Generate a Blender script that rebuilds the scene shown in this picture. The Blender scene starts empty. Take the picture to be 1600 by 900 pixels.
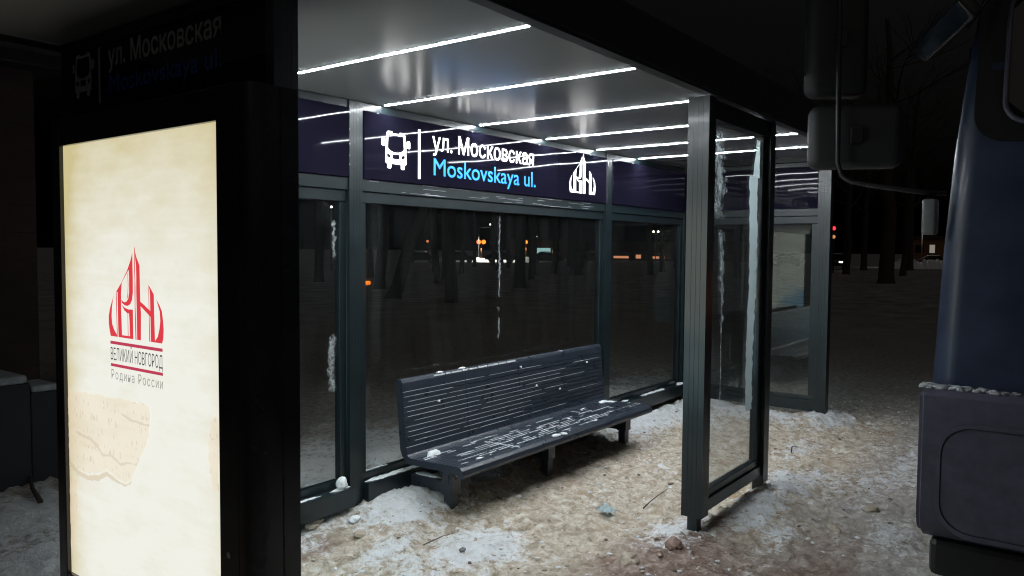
import bpy, bmesh, math, random
import numpy as np
from mathutils import Vector, Matrix

rnd = random.Random(7)
scene = bpy.context.scene
C = scene.collection

# ------------------------------------------------------------------ camera
CAM_H = 1.70
F_PX, YAW, PITCH, ROLL = 1213.84, math.radians(36.917), math.radians(2.8206), math.radians(0.4378)
cam_d = bpy.data.cameras.new('camera')
cam = bpy.data.objects.new('camera', cam_d)
C.objects.link(cam)
fw = Vector((math.cos(YAW)*math.cos(PITCH), math.sin(YAW)*math.cos(PITCH), -math.sin(PITCH)))
rt = Vector((math.sin(YAW), -math.cos(YAW), 0))
up = rt.cross(fw)
c_, s_ = math.cos(ROLL), math.sin(ROLL)
rt2, up2 = c_*rt + s_*up, -s_*rt + c_*up
cam.matrix_world = Matrix(((rt2.x, up2.x, -fw.x, 0), (rt2.y, up2.y, -fw.y, 0), (rt2.z, up2.z, -fw.z, CAM_H), (0, 0, 0, 1)))
cam_d.sensor_width = 36.0
cam_d.lens = F_PX/1600*36.0
cam_d.clip_start = 0.02
cam_d.clip_end = 3000
scene.camera = cam

# ------------------------------------------------------------------ night sky, exposure
world = bpy.data.worlds.new('World')
scene.world = world
world.use_nodes = True
wn = world.node_tree
bg = wn.nodes['Background']
sky = wn.nodes.new('ShaderNodeTexSky')
sky.sky_type = 'NISHITA'
sky.sun_disc = False
sky.sun_elevation = math.radians(-4.0)
sky.sun_rotation = math.radians(200)
sky.air_density = 1.0
sky.dust_density = 3.0
hs = wn.nodes.new('ShaderNodeHueSaturation')
hs.inputs['Saturation'].default_value = 0.25
wn.links.new(sky.outputs[0], hs.inputs['Color'])
wn.links.new(hs.outputs[0], bg.inputs['Color'])
bg.inputs['Strength'].default_value = 0.26
# added faint, very soft fill lamp to lift the dark ground; no visible source
fill_d = bpy.data.lights.new('night_fill', 'SUN')
fill_d.energy = 0.085
fill_d.angle = math.radians(60)
fill_d.color = (1.0, 0.89, 0.80)
fill_sun = bpy.data.objects.new('night_fill', fill_d)
C.objects.link(fill_sun)
fill_sun.rotation_euler = Vector((0.75, 0.55, -0.85)).to_track_quat('-Z', 'Y').to_euler()
LED_POWER = 300.0
INNER_GLOW = 3.0

vs = scene.view_settings
vs.view_transform = 'Standard'
vs.look = 'None'
vs.exposure = 0.0
vs.gamma = 1.0
vs.use_curve_mapping = False
scene.render.engine = 'CYCLES'
cy = scene.cycles
cy.use_denoising = True
scene.cycles.filter_width = 1.15
cy.max_bounces = 10
cy.diffuse_bounces = 4
cy.glossy_bounces = 6
cy.transmission_bounces = 8
cy.transparent_max_bounces = 24
cy.sample_clamp_indirect = 6.0
cy.caustics_reflective = False
cy.caustics_refractive = False

# ------------------------------------------------------------------ helpers: objects
def link(name, bm, mat, parent=None, smooth=False, loc=None):
    me = bpy.data.meshes.new(name)
    if loc is not None:
        bmesh.ops.translate(bm, verts=bm.verts, vec=-Vector(loc))
    bm.normal_update()
    bm.to_mesh(me)
    bm.free()
    if smooth:
        me.shade_smooth()
        try:
            me.set_sharp_from_angle(angle=math.radians(35))
        except Exception:
            pass
    o = bpy.data.objects.new(name, me)
    C.objects.link(o)
    if loc is not None:
        o.location = loc
    for m in (mat if isinstance(mat, (list, tuple)) else [mat]):
        me.materials.append(m)
    if parent is not None:
        setp(o, parent)
    return o

def wmat(o):
    m = o.matrix_basis.copy()
    while o.parent is not None:
        m = o.parent.matrix_basis @ o.matrix_parent_inverse @ m if False else (o.parent.matrix_basis @ o.matrix_parent_inverse) @ m
        o = o.parent
    return m

def setp(o, parent):
    inv = wmat(parent).inverted()
    o.parent = parent
    o.matrix_parent_inverse = inv

def thing(name, label, cat, loc, group=None):
    o = bpy.data.objects.new(name, None)
    o.empty_display_size = 0.2
    C.objects.link(o)
    o.location = loc
    return tag(o, label, cat, group)

def tag(o, label=None, cat=None, group=None, kind=None):
    if label: o['label'] = label
    if cat: o['category'] = cat
    if group: o['group'] = group
    if kind: o['kind'] = kind
    return o

def copy_tree(o, parent=None):
    c = o.copy()
    C.objects.link(c)
    if parent is not None:
        c.parent = parent
        c.matrix_parent_inverse = o.matrix_parent_inverse.copy()
    for ch in [x for x in o.children]:
        copy_tree(ch, c)
    return c

# ------------------------------------------------------------------ helpers: shapes
def box(bm, x0, x1, y0, y1, z0, z1, bev=0.0, seg=2, mi=0, mat=None):
    m = Matrix.Translation(((x0+x1)/2, (y0+y1)/2, (z0+z1)/2)) @ Matrix.Diagonal((abs(x1-x0), abs(y1-y0), abs(z1-z0), 1))
    if mat is not None:
        m = mat @ m
    b = bmesh.new()
    bmesh.ops.create_cube(b, size=1.0, matrix=m)
    if bev > 0:
        bmesh.ops.bevel(b, geom=list(b.edges), offset=bev, segments=seg, profile=0.5, affect='EDGES')
    merge(bm, b, mi)

def merge(bm, b, mi=0):
    vm = {}
    for v in b.verts:
        vm[v] = bm.verts.new(v.co)
    for f in b.faces:
        try:
            nf = bm.faces.new([vm[v] for v in f.verts])
            nf.material_index = mi
            nf.smooth = f.smooth
        except ValueError:
            pass
    b.free()

def prism(bm, poly, fn, a, b, mi=0):
    """closed polygon of 2D points swept from a to b; fn(p, q, t) -> 3D"""
    n = len(poly)
    A = [bm.verts.new(fn(p[0], p[1], a)) for p in poly]
    B = [bm.verts.new(fn(p[0], p[1], b)) for p in poly]
    fs = [bm.faces.new(A), bm.faces.new(B[::-1])]
    for i in range(n):
        j = (i+1) % n
        fs.append(bm.faces.new((A[j], A[i], B[i], B[j])))
    for f in fs: f.material_index = mi
    bmesh.ops.recalc_face_normals(bm, faces=fs)

def tube(bm, pts, rad, n=10, cap=True, mi=0):
    pts = [Vector(p) for p in pts]
    if not isinstance(rad, (list, tuple)): rad = [rad]*len(pts)
    rings = []
    ref = None
    for i, p in enumerate(pts):
        d = (pts[min(i+1, len(pts)-1)] - pts[max(i-1, 0)]).normalized()
        if ref is None:
            ref = d.orthogonal().normalized()
        ref = (ref - d*ref.dot(d)).normalized()
        s = d.cross(ref)
        rings.append([bm.verts.new(p + (ref*math.cos(2*math.pi*k/n) + s*math.sin(2*math.pi*k/n))*rad[i]) for k in range(n)])
    for a, b in zip(rings, rings[1:]):
        for k in range(n):
            f = bm.faces.new((a[k], a[(k+1) % n], b[(k+1) % n], b[k]))
            f.smooth = True
            f.material_index = mi
    if cap:
        bm.faces.new(rings[0][::-1]).material_index = mi
        bm.faces.new(rings[-1]).material_index = mi

def rrect(x0, x1, y0, y1, r, n=6):
    out = []
    for cx, cy_, a0 in ((x1-r, y1-r, 0), (x0+r, y1-r, 90), (x0+r, y0+r, 180), (x1-r, y0+r, 270)):
        for k in range(n+1):
            a = math.radians(a0 + 90*k/n)
            out.append((cx + r*math.cos(a), cy_ + r*math.sin(a)))
    return out

def new(): return bmesh.new()

# ------------------------------------------------------------------ numeric noise
def _hash(ix, iy, seed):
    h = (ix.astype(np.int64)*374761393 + iy.astype(np.int64)*668265263 + seed*974634777) & 0xffffffff
    h = ((h ^ (h >> 13))*1274126177) & 0xffffffff
    return ((h ^ (h >> 16)) & 0xffff)/65535.0
def vnoise(x, y, seed=0):
    ix, iy = np.floor(x), np.floor(y)
    fx, fy = x-ix, y-iy
    fx = fx*fx*(3-2*fx); fy = fy*fy*(3-2*fy)
    a, b = _hash(ix, iy, seed), _hash(ix+1, iy, seed)
    c, d = _hash(ix, iy+1, seed), _hash(ix+1, iy+1, seed)
    return (a*(1-fx)+b*fx)*(1-fy) + (c*(1-fx)+d*fx)*fy
def fbm(x, y, seed=0, oct=4, gain=0.5):
    s, a, t = 0, 1, 0
    for i in range(oct):
        s = s + a*vnoise(x*2**i+17*i, y*2**i-11*i, seed+i)
        t += a; a *= gain
    return s/t

# ------------------------------------------------------------------ helpers: materials
def mat(name, col, rough=0.5, metal=0.0, spec=0.5, coat=0.0, var=0.0, vscale=20, bump=0.0, bscale=60, emit=None, estr=0.0, rvar=0.0):
    m = bpy.data.materials.new(name)
    m.use_nodes = True
    nt = m.node_tree; N = nt.nodes; L = nt.links
    p = N['Principled BSDF']
    p.inputs['Base Color'].default_value = (*col, 1)
    p.inputs['Roughness'].default_value = rough
    p.inputs['Metallic'].default_value = metal
    p.inputs['Specular IOR Level'].default_value = spec
    p.inputs['Coat Weight'].default_value = coat
    p.inputs['Coat Roughness'].default_value = 0.14
    tc = N.new('ShaderNodeTexCoord')
    if var > 0 or rvar > 0:
        nz = N.new('ShaderNodeTexNoise')
        nz.inputs['Scale'].default_value = vscale
        nz.inputs['Detail'].default_value = 6
        nz.inputs['Roughness'].default_value = 0.65
        L.new(tc.outputs['Object'], nz.inputs['Vector'])
        if var > 0:
            r = N.new('ShaderNodeMapRange')
            r.inputs['From Min'].default_value = 0.3; r.inputs['From Max'].default_value = 0.7
            r.inputs['To Min'].default_value = 1-var; r.inputs['To Max'].default_value = 1+var
            L.new(nz.outputs['Fac'], r.inputs['Value'])
            mx = N.new('ShaderNodeVectorMath'); mx.operation = 'SCALE'
            mx.inputs[0].default_value = col
            L.new(r.outputs[0], mx.inputs['Scale'])
            L.new(mx.outputs[0], p.inputs['Base Color'])
        if rvar > 0:
            r2 = N.new('ShaderNodeMapRange')
            r2.inputs['From Min'].default_value = 0.3; r2.inputs['From Max'].default_value = 0.7
            r2.inputs['To Min'].default_value = max(0.02, rough-rvar); r2.inputs['To Max'].default_value = rough+rvar
            L.new(nz.outputs['Fac'], r2.inputs['Value'])
            L.new(r2.outputs[0], p.inputs['Roughness'])
    if bump > 0:
        nb = N.new('ShaderNodeTexNoise')
        nb.inputs['Scale'].default_value = bscale
        nb.inputs['Detail'].default_value = 5
        L.new(tc.outputs['Object'], nb.inputs['Vector'])
        b = N.new('ShaderNodeBump')
        b.inputs['Strength'].default_value = 1.0
        b.inputs['Distance'].default_value = bump
        L.new(nb.outputs['Fac'], b.inputs['Height'])
        L.new(b.outputs[0], p.inputs['Normal'])
    if emit:
        p.inputs['Emission Color'].default_value = (*emit, 1)
        p.inputs['Emission Strength'].default_value = estr
    return m

M = {}
M['frame'] = mat('anthracite_paint', (0.0065, 0.0135, 0.0165), 0.37, spec=0.42, coat=0.25, var=0.25, vscale=6, rvar=0.05)
M['fascia'] = mat('fascia_paint', (0.022, 0.024, 0.028), 0.45, var=0.2, vscale=5)
M['box_paint'] = mat('black_gloss_paint', (0.016, 0.017, 0.021), 0.18, coat=0.3, var=0.25, vscale=7, rvar=0.06)
M['ceiling'] = mat('satin_ceiling_panel', (0.25, 0.26, 0.27), 0.21, spec=0.65)
M['led'] = mat('led_diffuser', (0.8, 0.8, 0.8), 0.5, emit=(0.90, 0.96, 1.0), estr=LED_POWER)
M['bench'] = mat('bench_paint', (0.022, 0.029, 0.042), 0.34, var=0.2, vscale=14, bump=0.0005, bscale=220, rvar=0.1)
M['snow'] = mat('clean_snow', (0.72, 0.75, 0.78), 0.7, var=0.12, vscale=40, bump=0.004, bscale=90)
M['snow_dirty'] = mat('sandy_ice_lump', (0.42, 0.36, 0.29), 0.8, var=0.3, vscale=24, bump=0.006, bscale=60)
M['sign_white'] = mat('backlit_white_letter', (0.8, 0.8, 0.8), 0.3, emit=(1.0, 0.97, 0.95), estr=2.3)
M['sign_blue'] = mat('backlit_blue_letter', (0.02, 0.3, 0.7), 0.3, emit=(0.002, 0.24, 0.90), estr=1.15)
M['dead_white'] = mat('unlit_white_letter', (0.42, 0.42, 0.45), 0.4, spec=0.3)
M['dead_blue'] = mat('unlit_blue_letter', (0.02, 0.08, 0.42), 0.4, spec=0.3)
M['logo_red'] = mat('poster_red_print', (0.02, 0.02, 0.02), 0.4, emit=(0.80, 0.055, 0.075), estr=0.92, spec=0.1)
M['bar_red'] = mat('poster_crimson_print', (0.02, 0.02, 0.02), 0.4, emit=(0.55, 0.055, 0.105), estr=0.95, spec=0.1)
M['ink_dark'] = mat('poster_black_print', (0.02, 0.02, 0.02), 0.4, emit=(0.10, 0.10, 0.095), estr=0.8, spec=0.1)
M['ink_grey'] = mat('poster_grey_print', (0.02, 0.02, 0.02), 0.4, emit=(0.36, 0.36, 0.345), estr=0.9, spec=0.1)
M['rubber'] = mat('black_rubber', (0.012, 0.012, 0.012), 0.55)
M['cab'] = mat('blue_cab_paint', (0.017, 0.028, 0.062), 0.45, coat=0.1, var=0.25, vscale=6, rvar=0.08)
M['bumper'] = mat('grey_bumper_plastic', (0.075, 0.075, 0.112), 0.5, var=0.25, vscale=11, bump=0.0008, bscale=90)
M['truck_black'] = mat('black_cab_trim', (0.009, 0.009, 0.011), 0.4)
M['mirror_shell'] = mat('mirror_housing_plastic', (0.015, 0.017, 0.018), 0.6, var=0.15, vscale=20)
M['mirror_glass'] = mat('mirror_glass', (0.55, 0.6, 0.7), 0.05, metal=1.0)
M['kerb_glass'] = mat('grimy_mirror_glass', (0.10, 0.13, 0.18), 0.22, metal=1.0, var=.3, vscale=30)
M['chrome'] = mat('worn_chrome', (0.5, 0.5, 0.5), 0.25, metal=1.0)
M['grey_lens'] = mat('grey_lamp_lens', (0.13, 0.14, 0.14), 0.4, var=0.15, vscale=30)
M['dark_glass'] = mat('dark_windscreen', (0.006, 0.007, 0.010), 0.05, spec=0.6)
M['cargo'] = mat('grey_cargo_steel', (0.09, 0.09, 0.09), 0.5, var=0.3, vscale=4)
M['bark'] = mat('bark', (0.040, 0.032, 0.026), 0.9, var=0.4, vscale=8, bump=0.02, bscale=14)
M['paper'] = mat('pale_blue_paper', (0.60, 0.72, 0.75), 0.6, var=0.15, vscale=60)
M['twig'] = mat('dark_twig', (0.03, 0.022, 0.016), 0.8)
M['grit'] = mat('brown_grit', (0.13, 0.095, 0.07), 0.8, var=.4, vscale=40)
M['old_snow'] = mat('grey_old_snow', (.32, .34, .36), .8, var=.3, vscale=22, bump=.004, bscale=50)
M['maroon'] = mat('maroon_cladding', (0.060, 0.032, 0.034), 0.7, var=0.35, vscale=2.5)
M['dark_wood'] = mat('dark_counter', (0.012, 0.012, 0.015), 0.6)
M['concrete'] = mat('grey_render', (0.07, 0.055, 0.05), 0.8, var=0.2, vscale=3)
M['orange_wall'] = mat('orange_brick_wall', (0.22, 0.09, 0.05), 0.8, var=0.25, vscale=2)
M['roof_dark'] = mat('dark_roof', (0.03, 0.03, 0.03), 0.7)
M['car_dark'] = mat('dark_car_paint', (0.012, 0.012, 0.015), 0.3, coat=0.4)
M['car_grey'] = mat('grey_car_paint', (0.10, 0.10, 0.11), 0.3, coat=0.4)
M['car_glass'] = mat('car_glass', (0.01, 0.01, 0.012), 0.06)
M['pole'] = mat('lamp_pole_paint', (0.03, 0.03, 0.03), 0.5)
M['lamp_off'] = mat('lamp_lens_unlit', (0.05, 0.05, 0.04), 0.3)
def emis(n, c, s): return mat(n, (0.1, 0.1, 0.1), 0.4, emit=c, estr=s)
M['e_sodium'] = emis('sodium_globe', (1.0, 0.17, 0.02), 3.6)
M['e_white'] = emis('white_lamp_glow', (1.0, 0.93, 0.8), 8)
M['e_red'] = emis('red_signal_glow', (1.0, 0.02, 0.03), 4)
M['e_amber'] = emis('amber_marker_glow', (1.0, 0.20, 0.01), 22)
M['e_amber_dim'] = emis('amber_reflection_glow', (1.0, 0.45, 0.15), 0.6)
M['e_shop'] = emis('lit_shop_window', (0.35, 0.62, 0.62), 0.9)
M['e_warm'] = emis('warm_lit_window', (1.0, 0.72, 0.38), 0.8)
M['e_orange_strip'] = emis('orange_lit_window', (1.0, 0.40, 0.20), 0.75)

# clear glass with a thin film of road dust
def glass_mat(name, dust=0.03, tint=(0.91, 0.92, 0.915), ior=1.5):
    m = bpy.data.materials.new(name); m.use_nodes = True
    nt = m.node_tree; N = nt.nodes; L = nt.links
    N.remove(N['Principled BSDF'])
    out = N['Material Output']
    tr = N.new('ShaderNodeBsdfTransparent'); tr.inputs[0].default_value = (*tint, 1)
    gl = N.new('ShaderNodeBsdfGlossy'); gl.inputs['Roughness'].default_value = 0.015
    df = N.new('ShaderNodeBsdfDiffuse'); df.inputs[0].default_value = (0.45, 0.48, 0.48, 1)
    fr = N.new('ShaderNodeFresnel')
    ge = N.new('ShaderNodeNewGeometry'); io = N.new('ShaderNodeMapRange')   # both faces of the thin sheet reflect as from outside
    io.inputs['To Min'].default_value = ior; io.inputs['To Max'].default_value = 1/ior
    L.new(ge.outputs['Backfacing'], io.inputs['Value']); L.new(io.outputs[0], fr.inputs['IOR'])
    tc = N.new('ShaderNodeTexCoord')
    mp = N.new('ShaderNodeMapping'); mp.inputs['Scale'].default_value = (1.6, 1.6, 0.35)
    nz = N.new('ShaderNodeTexNoise'); nz.inputs['Scale'].default_value = 6; nz.inputs['Detail'].default_value = 8; nz.inputs['Roughness'].default_value = 0.7
    mr = N.new('ShaderNodeMapRange')
    mr.inputs['From Min'].default_value = 0.35; mr.inputs['From Max'].default_value = 0.75
    mr.inputs['To Min'].default_value = dust*0.3; mr.inputs['To Max'].default_value = dust*2.2
    L.new(tc.outputs['Object'], mp.inputs[0]); L.new(mp.outputs[0], nz.inputs['Vector']); L.new(nz.outputs['Fac'], mr.inputs['Value'])
    m1 = N.new('ShaderNodeMixShader'); m2 = N.new('ShaderNodeMixShader')
    L.new(mr.outputs[0], m1.inputs[0]); L.new(tr.outputs[0], m1.inputs[1]); L.new(df.outputs[0], m1.inputs[2])
    L.new(fr.outputs[0], m2.inputs[0]); L.new(m1.outputs[0], m2.inputs[1]); L.new(gl.outputs[0], m2.inputs[2])
    L.new(m2.outputs[0], out.inputs[0])
    return m
M['glass'] = glass_mat('shelter_glass', 0.006)
M['glass_tinted'] = glass_mat('reflective_tinted_glass', 0.008, (0.84, 0.89, 0.89), 1.85)

# frost / dried film on glass: broken coverage
def frost_mat(name, col, cover, scale, stretch=1.0, alpha=0.9, soft=0.12):
    m = bpy.data.materials.new(name); m.use_nodes = True
    nt = m.node_tree; N = nt.nodes; L = nt.links
    p = N['Principled BSDF']
    p.inputs['Base Color'].default_value = (*col, 1); p.inputs['Roughness'].default_value = 0.7
    tc = N.new('ShaderNodeTexCoord')
    mp = N.new('ShaderNodeMapping'); mp.inputs['Scale'].default_value = (1, 1, 1/stretch)
    nz = N.new('ShaderNodeTexNoise'); nz.inputs['Scale'].default_value = scale; nz.inputs['Detail'].default_value = 9; nz.inputs['Roughness'].default_value = 0.72
    mr = N.new('ShaderNodeMapRange')
    t = 0.5 + (0.5-cover)*0.5
    mr.inputs['From Min'].default_value = t-soft/2; mr.inputs['From Max'].default_value = t+soft/2
    mr.inputs['To Max'].default_value = alpha
    L.new(tc.outputs['Object'], mp.inputs[0]); L.new(mp.outputs[0], nz.inputs['Vector']); at = N.new('ShaderNodeAttribute'); at.attribute_name = 'dens'
    sm = N.new('ShaderNodeMath'); sm.operation = 'MULTIPLY_ADD'; sm.inputs[1].default_value = 0.42; L.new(at.outputs['Fac'], sm.inputs[0])
    sb = N.new('ShaderNodeMath'); sb.operation = 'SUBTRACT'; sb.inputs[1].default_value = 0.42; L.new(nz.outputs['Fac'], sb.inputs[0]); L.new(sb.outputs[0], sm.inputs[2])
    L.new(sm.outputs[0], mr.inputs['Value'])
    out = N['Material Output']
    tl = N.new('ShaderNodeBsdfTranslucent'); tl.inputs[0].default_value = (*col, 1)
    df = N.new('ShaderNodeBsdfDiffuse'); df.inputs[0].default_value = (*col, 1)
    tp = N.new('ShaderNodeBsdfTransparent')
    ma = N.new('ShaderNodeMixShader'); ma.inputs[0].default_value = 0.5; L.new(df.outputs[0], ma.inputs[1]); L.new(tl.outputs[0], ma.inputs[2])
    mb_ = N.new('ShaderNodeMixShader'); L.new(mr.outputs[0], mb_.inputs[0]); L.new(tp.outputs[0], mb_.inputs[1]); L.new(ma.outputs[0], mb_.inputs[2])
    N.remove(p); L.new(mb_.outputs[0], out.inputs[0])
    return m
M['frost'] = frost_mat('frost_streak', (0.70, 0.76, 0.78), 0.60, 75, 1.4, 0.85, 0.26)
M['frost_mottled'] = frost_mat('mottled_frost', (0.62, 0.70, 0.72), 0.55, 26, 1.8, 0.60, 0.30)
M['film'] = frost_mat('pale_dried_film', (0.56, 0.68, 0.70), 1.35, 16, 4.0, 0.97, 0.16)

# glossy sign panel, slightly backlit, gently wavy
def sign_mat(name, glow):
    m = bpy.data.materials.new(name); m.use_nodes = True
    nt = m.node_tree; N = nt.nodes; L = nt.links
    p = N['Principled BSDF']
    p.inputs['Base Color'].default_value = (0.007, 0.0065, 0.014, 1)
    p.inputs['Roughness'].default_value = 0.035
    p.inputs['Specular IOR Level'].default_value = 0.11
    tc = N.new('ShaderNodeTexCoord')
    nz = N.new('ShaderNodeTexNoise'); nz.inputs['Scale'].default_value = 3.2; nz.inputs['Detail'].default_value = 3
    L.new(tc.outputs['Object'], nz.inputs['Vector'])
    cr = N.new('ShaderNodeValToRGB')
    cr.color_ramp.elements[0].position = 0.3; cr.color_ramp.elements[0].color = (0.006, 0.004, 0.012, 1)
    cr.color_ramp.elements[1].position = 0.75; cr.color_ramp.elements[1].color = (0.017, 0.015, 0.040, 1)
    L.new(nz.outputs['Fac'], cr.inputs[0]); L.new(cr.outputs[0], p.inputs['Emission Color'])
    p.inputs['Emission Strength'].default_value = glow
    nb = N.new('ShaderNodeTexNoise'); nb.inputs['Scale'].default_value = 1.6; nb.inputs['Detail'].default_value = 1
    L.new(tc.outputs['Object'], nb.inputs['Vector'])
    b = N.new('ShaderNodeBump'); b.inputs['Distance'].default_value = 0.0045; b.inputs['Strength'].default_value = 1.0
    L.new(nb.outputs['Fac'], b.inputs['Height']); L.new(b.outputs[0], p.inputs['Normal'])
    return m
M['sign'] = sign_mat('purple_sign_acrylic', 0.15)
M['sign_off'] = sign_mat('unlit_sign_acrylic', 0.0)

# back-lit poster paper: uneven backlight put into the emission colour, warmer toward the edges
def poster_mat(name, bright, warm, strength, scratch=False):
    m = bpy.data.materials.new(name); m.use_nodes = True
    nt = m.node_tree; N = nt.nodes; L = nt.links
    p = N['Principled BSDF']
    p.inputs['Base Color'].default_value = (0.05, 0.048, 0.042, 1)
    p.inputs['Roughness'].default_value = 0.35; p.inputs['Specular IOR Level'].default_value = 0.2
    tc = N.new('ShaderNodeTexCoord')
    sp = N.new('ShaderNodeSeparateXYZ'); L.new(tc.outputs['Object'], sp.inputs[0])
    def mth(op, a, b=None, **k):
        n = N.new('ShaderNodeMath'); n.operation = op
        for i, v in enumerate((a, b)):
            if v is None: continue
            if isinstance(v, (int, float)): n.inputs[i].default_value = v
            else: L.new(v, n.inputs[i])
        return n.outputs[0]
    # object origin = poster centre; half size 0.585 x 0.93
    dy = mth('ABSOLUTE', mth('DIVIDE', sp.outputs['Y'], 0.585))
    e1 = mth('POWER', dy, 7.0)
    zt = mth('MAXIMUM', mth('DIVIDE', sp.outputs['Z'], 0.92), 0.0)
    e2 = mth('POWER', zt, 2.2)
    yl = mth('MAXIMUM', mth('DIVIDE', sp.outputs['Y'], 0.585), 0.0)
    e3 = mth('MULTIPLY', mth('POWER', yl, 5.0), 0.55)
    mp = N.new('ShaderNodeMapping'); mp.inputs['Scale'].default_value = (1, 1.2, 3.2)
    L.new(tc.outputs['Object'], mp.inputs[0])
    nz = N.new('ShaderNodeTexNoise'); nz.inputs['Scale'].default_value = 3.0; nz.inputs['Detail'].default_value = 7; nz.inputs['Roughness'].default_value = 0.62
    L.new(mp.outputs[0], nz.inputs['Vector'])
    nn = mth('SUBTRACT', nz.outputs['Fac'], 0.5)
    f = mth('ADD', mth('ADD', mth('MULTIPLY', e1, 0.35), mth('MULTIPLY', e2, 0.75)), e3)
    f = mth('ADD', f, mth('MULTIPLY', nn, 0.85))
    mpb = N.new('ShaderNodeMapping'); mpb.inputs['Scale'].default_value = (1, 0.35, 15.0); L.new(tc.outputs['Object'], mpb.inputs[0])
    nzb = N.new('ShaderNodeTexNoise'); nzb.inputs['Scale'].default_value = 3.0; nzb.inputs['Detail'].default_value = 3; L.new(mpb.outputs[0], nzb.inputs['Vector'])
    f = mth('ADD', f, mth('MULTIPLY', mth('SUBTRACT', nzb.outputs['Fac'], 0.5), 0.16))
    mx = N.new('ShaderNodeMix'); mx.data_type = 'RGBA'; mx.clamp_factor = True
    L.new(f, mx.inputs[0]); mx.inputs[6].default_value = (*bright, 1); mx.inputs[7].default_value = (*warm, 1)
    col = mx.outputs[2]
    if scratch:
        mp2 = N.new('ShaderNodeMapping'); mp2.inputs['Scale'].default_value = (1, 26, 9); L.new(tc.outputs['Object'], mp2.inputs[0])
        n2 = N.new('ShaderNodeTexNoise'); n2.inputs['Scale'].default_value = 2.4; n2.inputs['Detail'].default_value = 4; L.new(mp2.outputs[0], n2.inputs['Vector'])
        wv = N.new('ShaderNodeTexWave'); wv.bands_direction = 'Z'; wv.inputs['Scale'].default_value = 5.2; wv.inputs['Distortion'].default_value = 1.5
        L.new(tc.outputs['Object'], wv.inputs['Vector'])
        k = mth('MULTIPLY', mth('GREATER_THAN', n2.outputs['Fac'], 0.60), mth('GREATER_THAN', wv.outputs['Fac'], 0.45))
        mk = N.new('ShaderNodeMix'); mk.data_type = 'RGBA'
        L.new(mth('MULTIPLY', k, 0.28), mk.inputs[0]); L.new(col, mk.inputs[6]); mk.inputs[7].default_value = (0.38, 0.29, 0.2, 1)
        col = mk.outputs[2]
    L.new(col, p.inputs['Emission Color'])
    p.inputs['Emission Strength'].default_value = strength
    return m
M['poster'] = poster_mat('backlit_poster_paper', (0.90, 0.90, 0.82), (0.64, 0.55, 0.29), 0.97)
M['birch'] = poster_mat('birch_bark_print', (0.87, 0.81, 0.67), (0.68, 0.56, 0.36), 1.0, scratch=True)
M['birch_edge'] = poster_mat('birch_bark_edge_print', (0.76, 0.68, 0.54), (0.60, 0.49, 0.33), 1.0)

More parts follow.
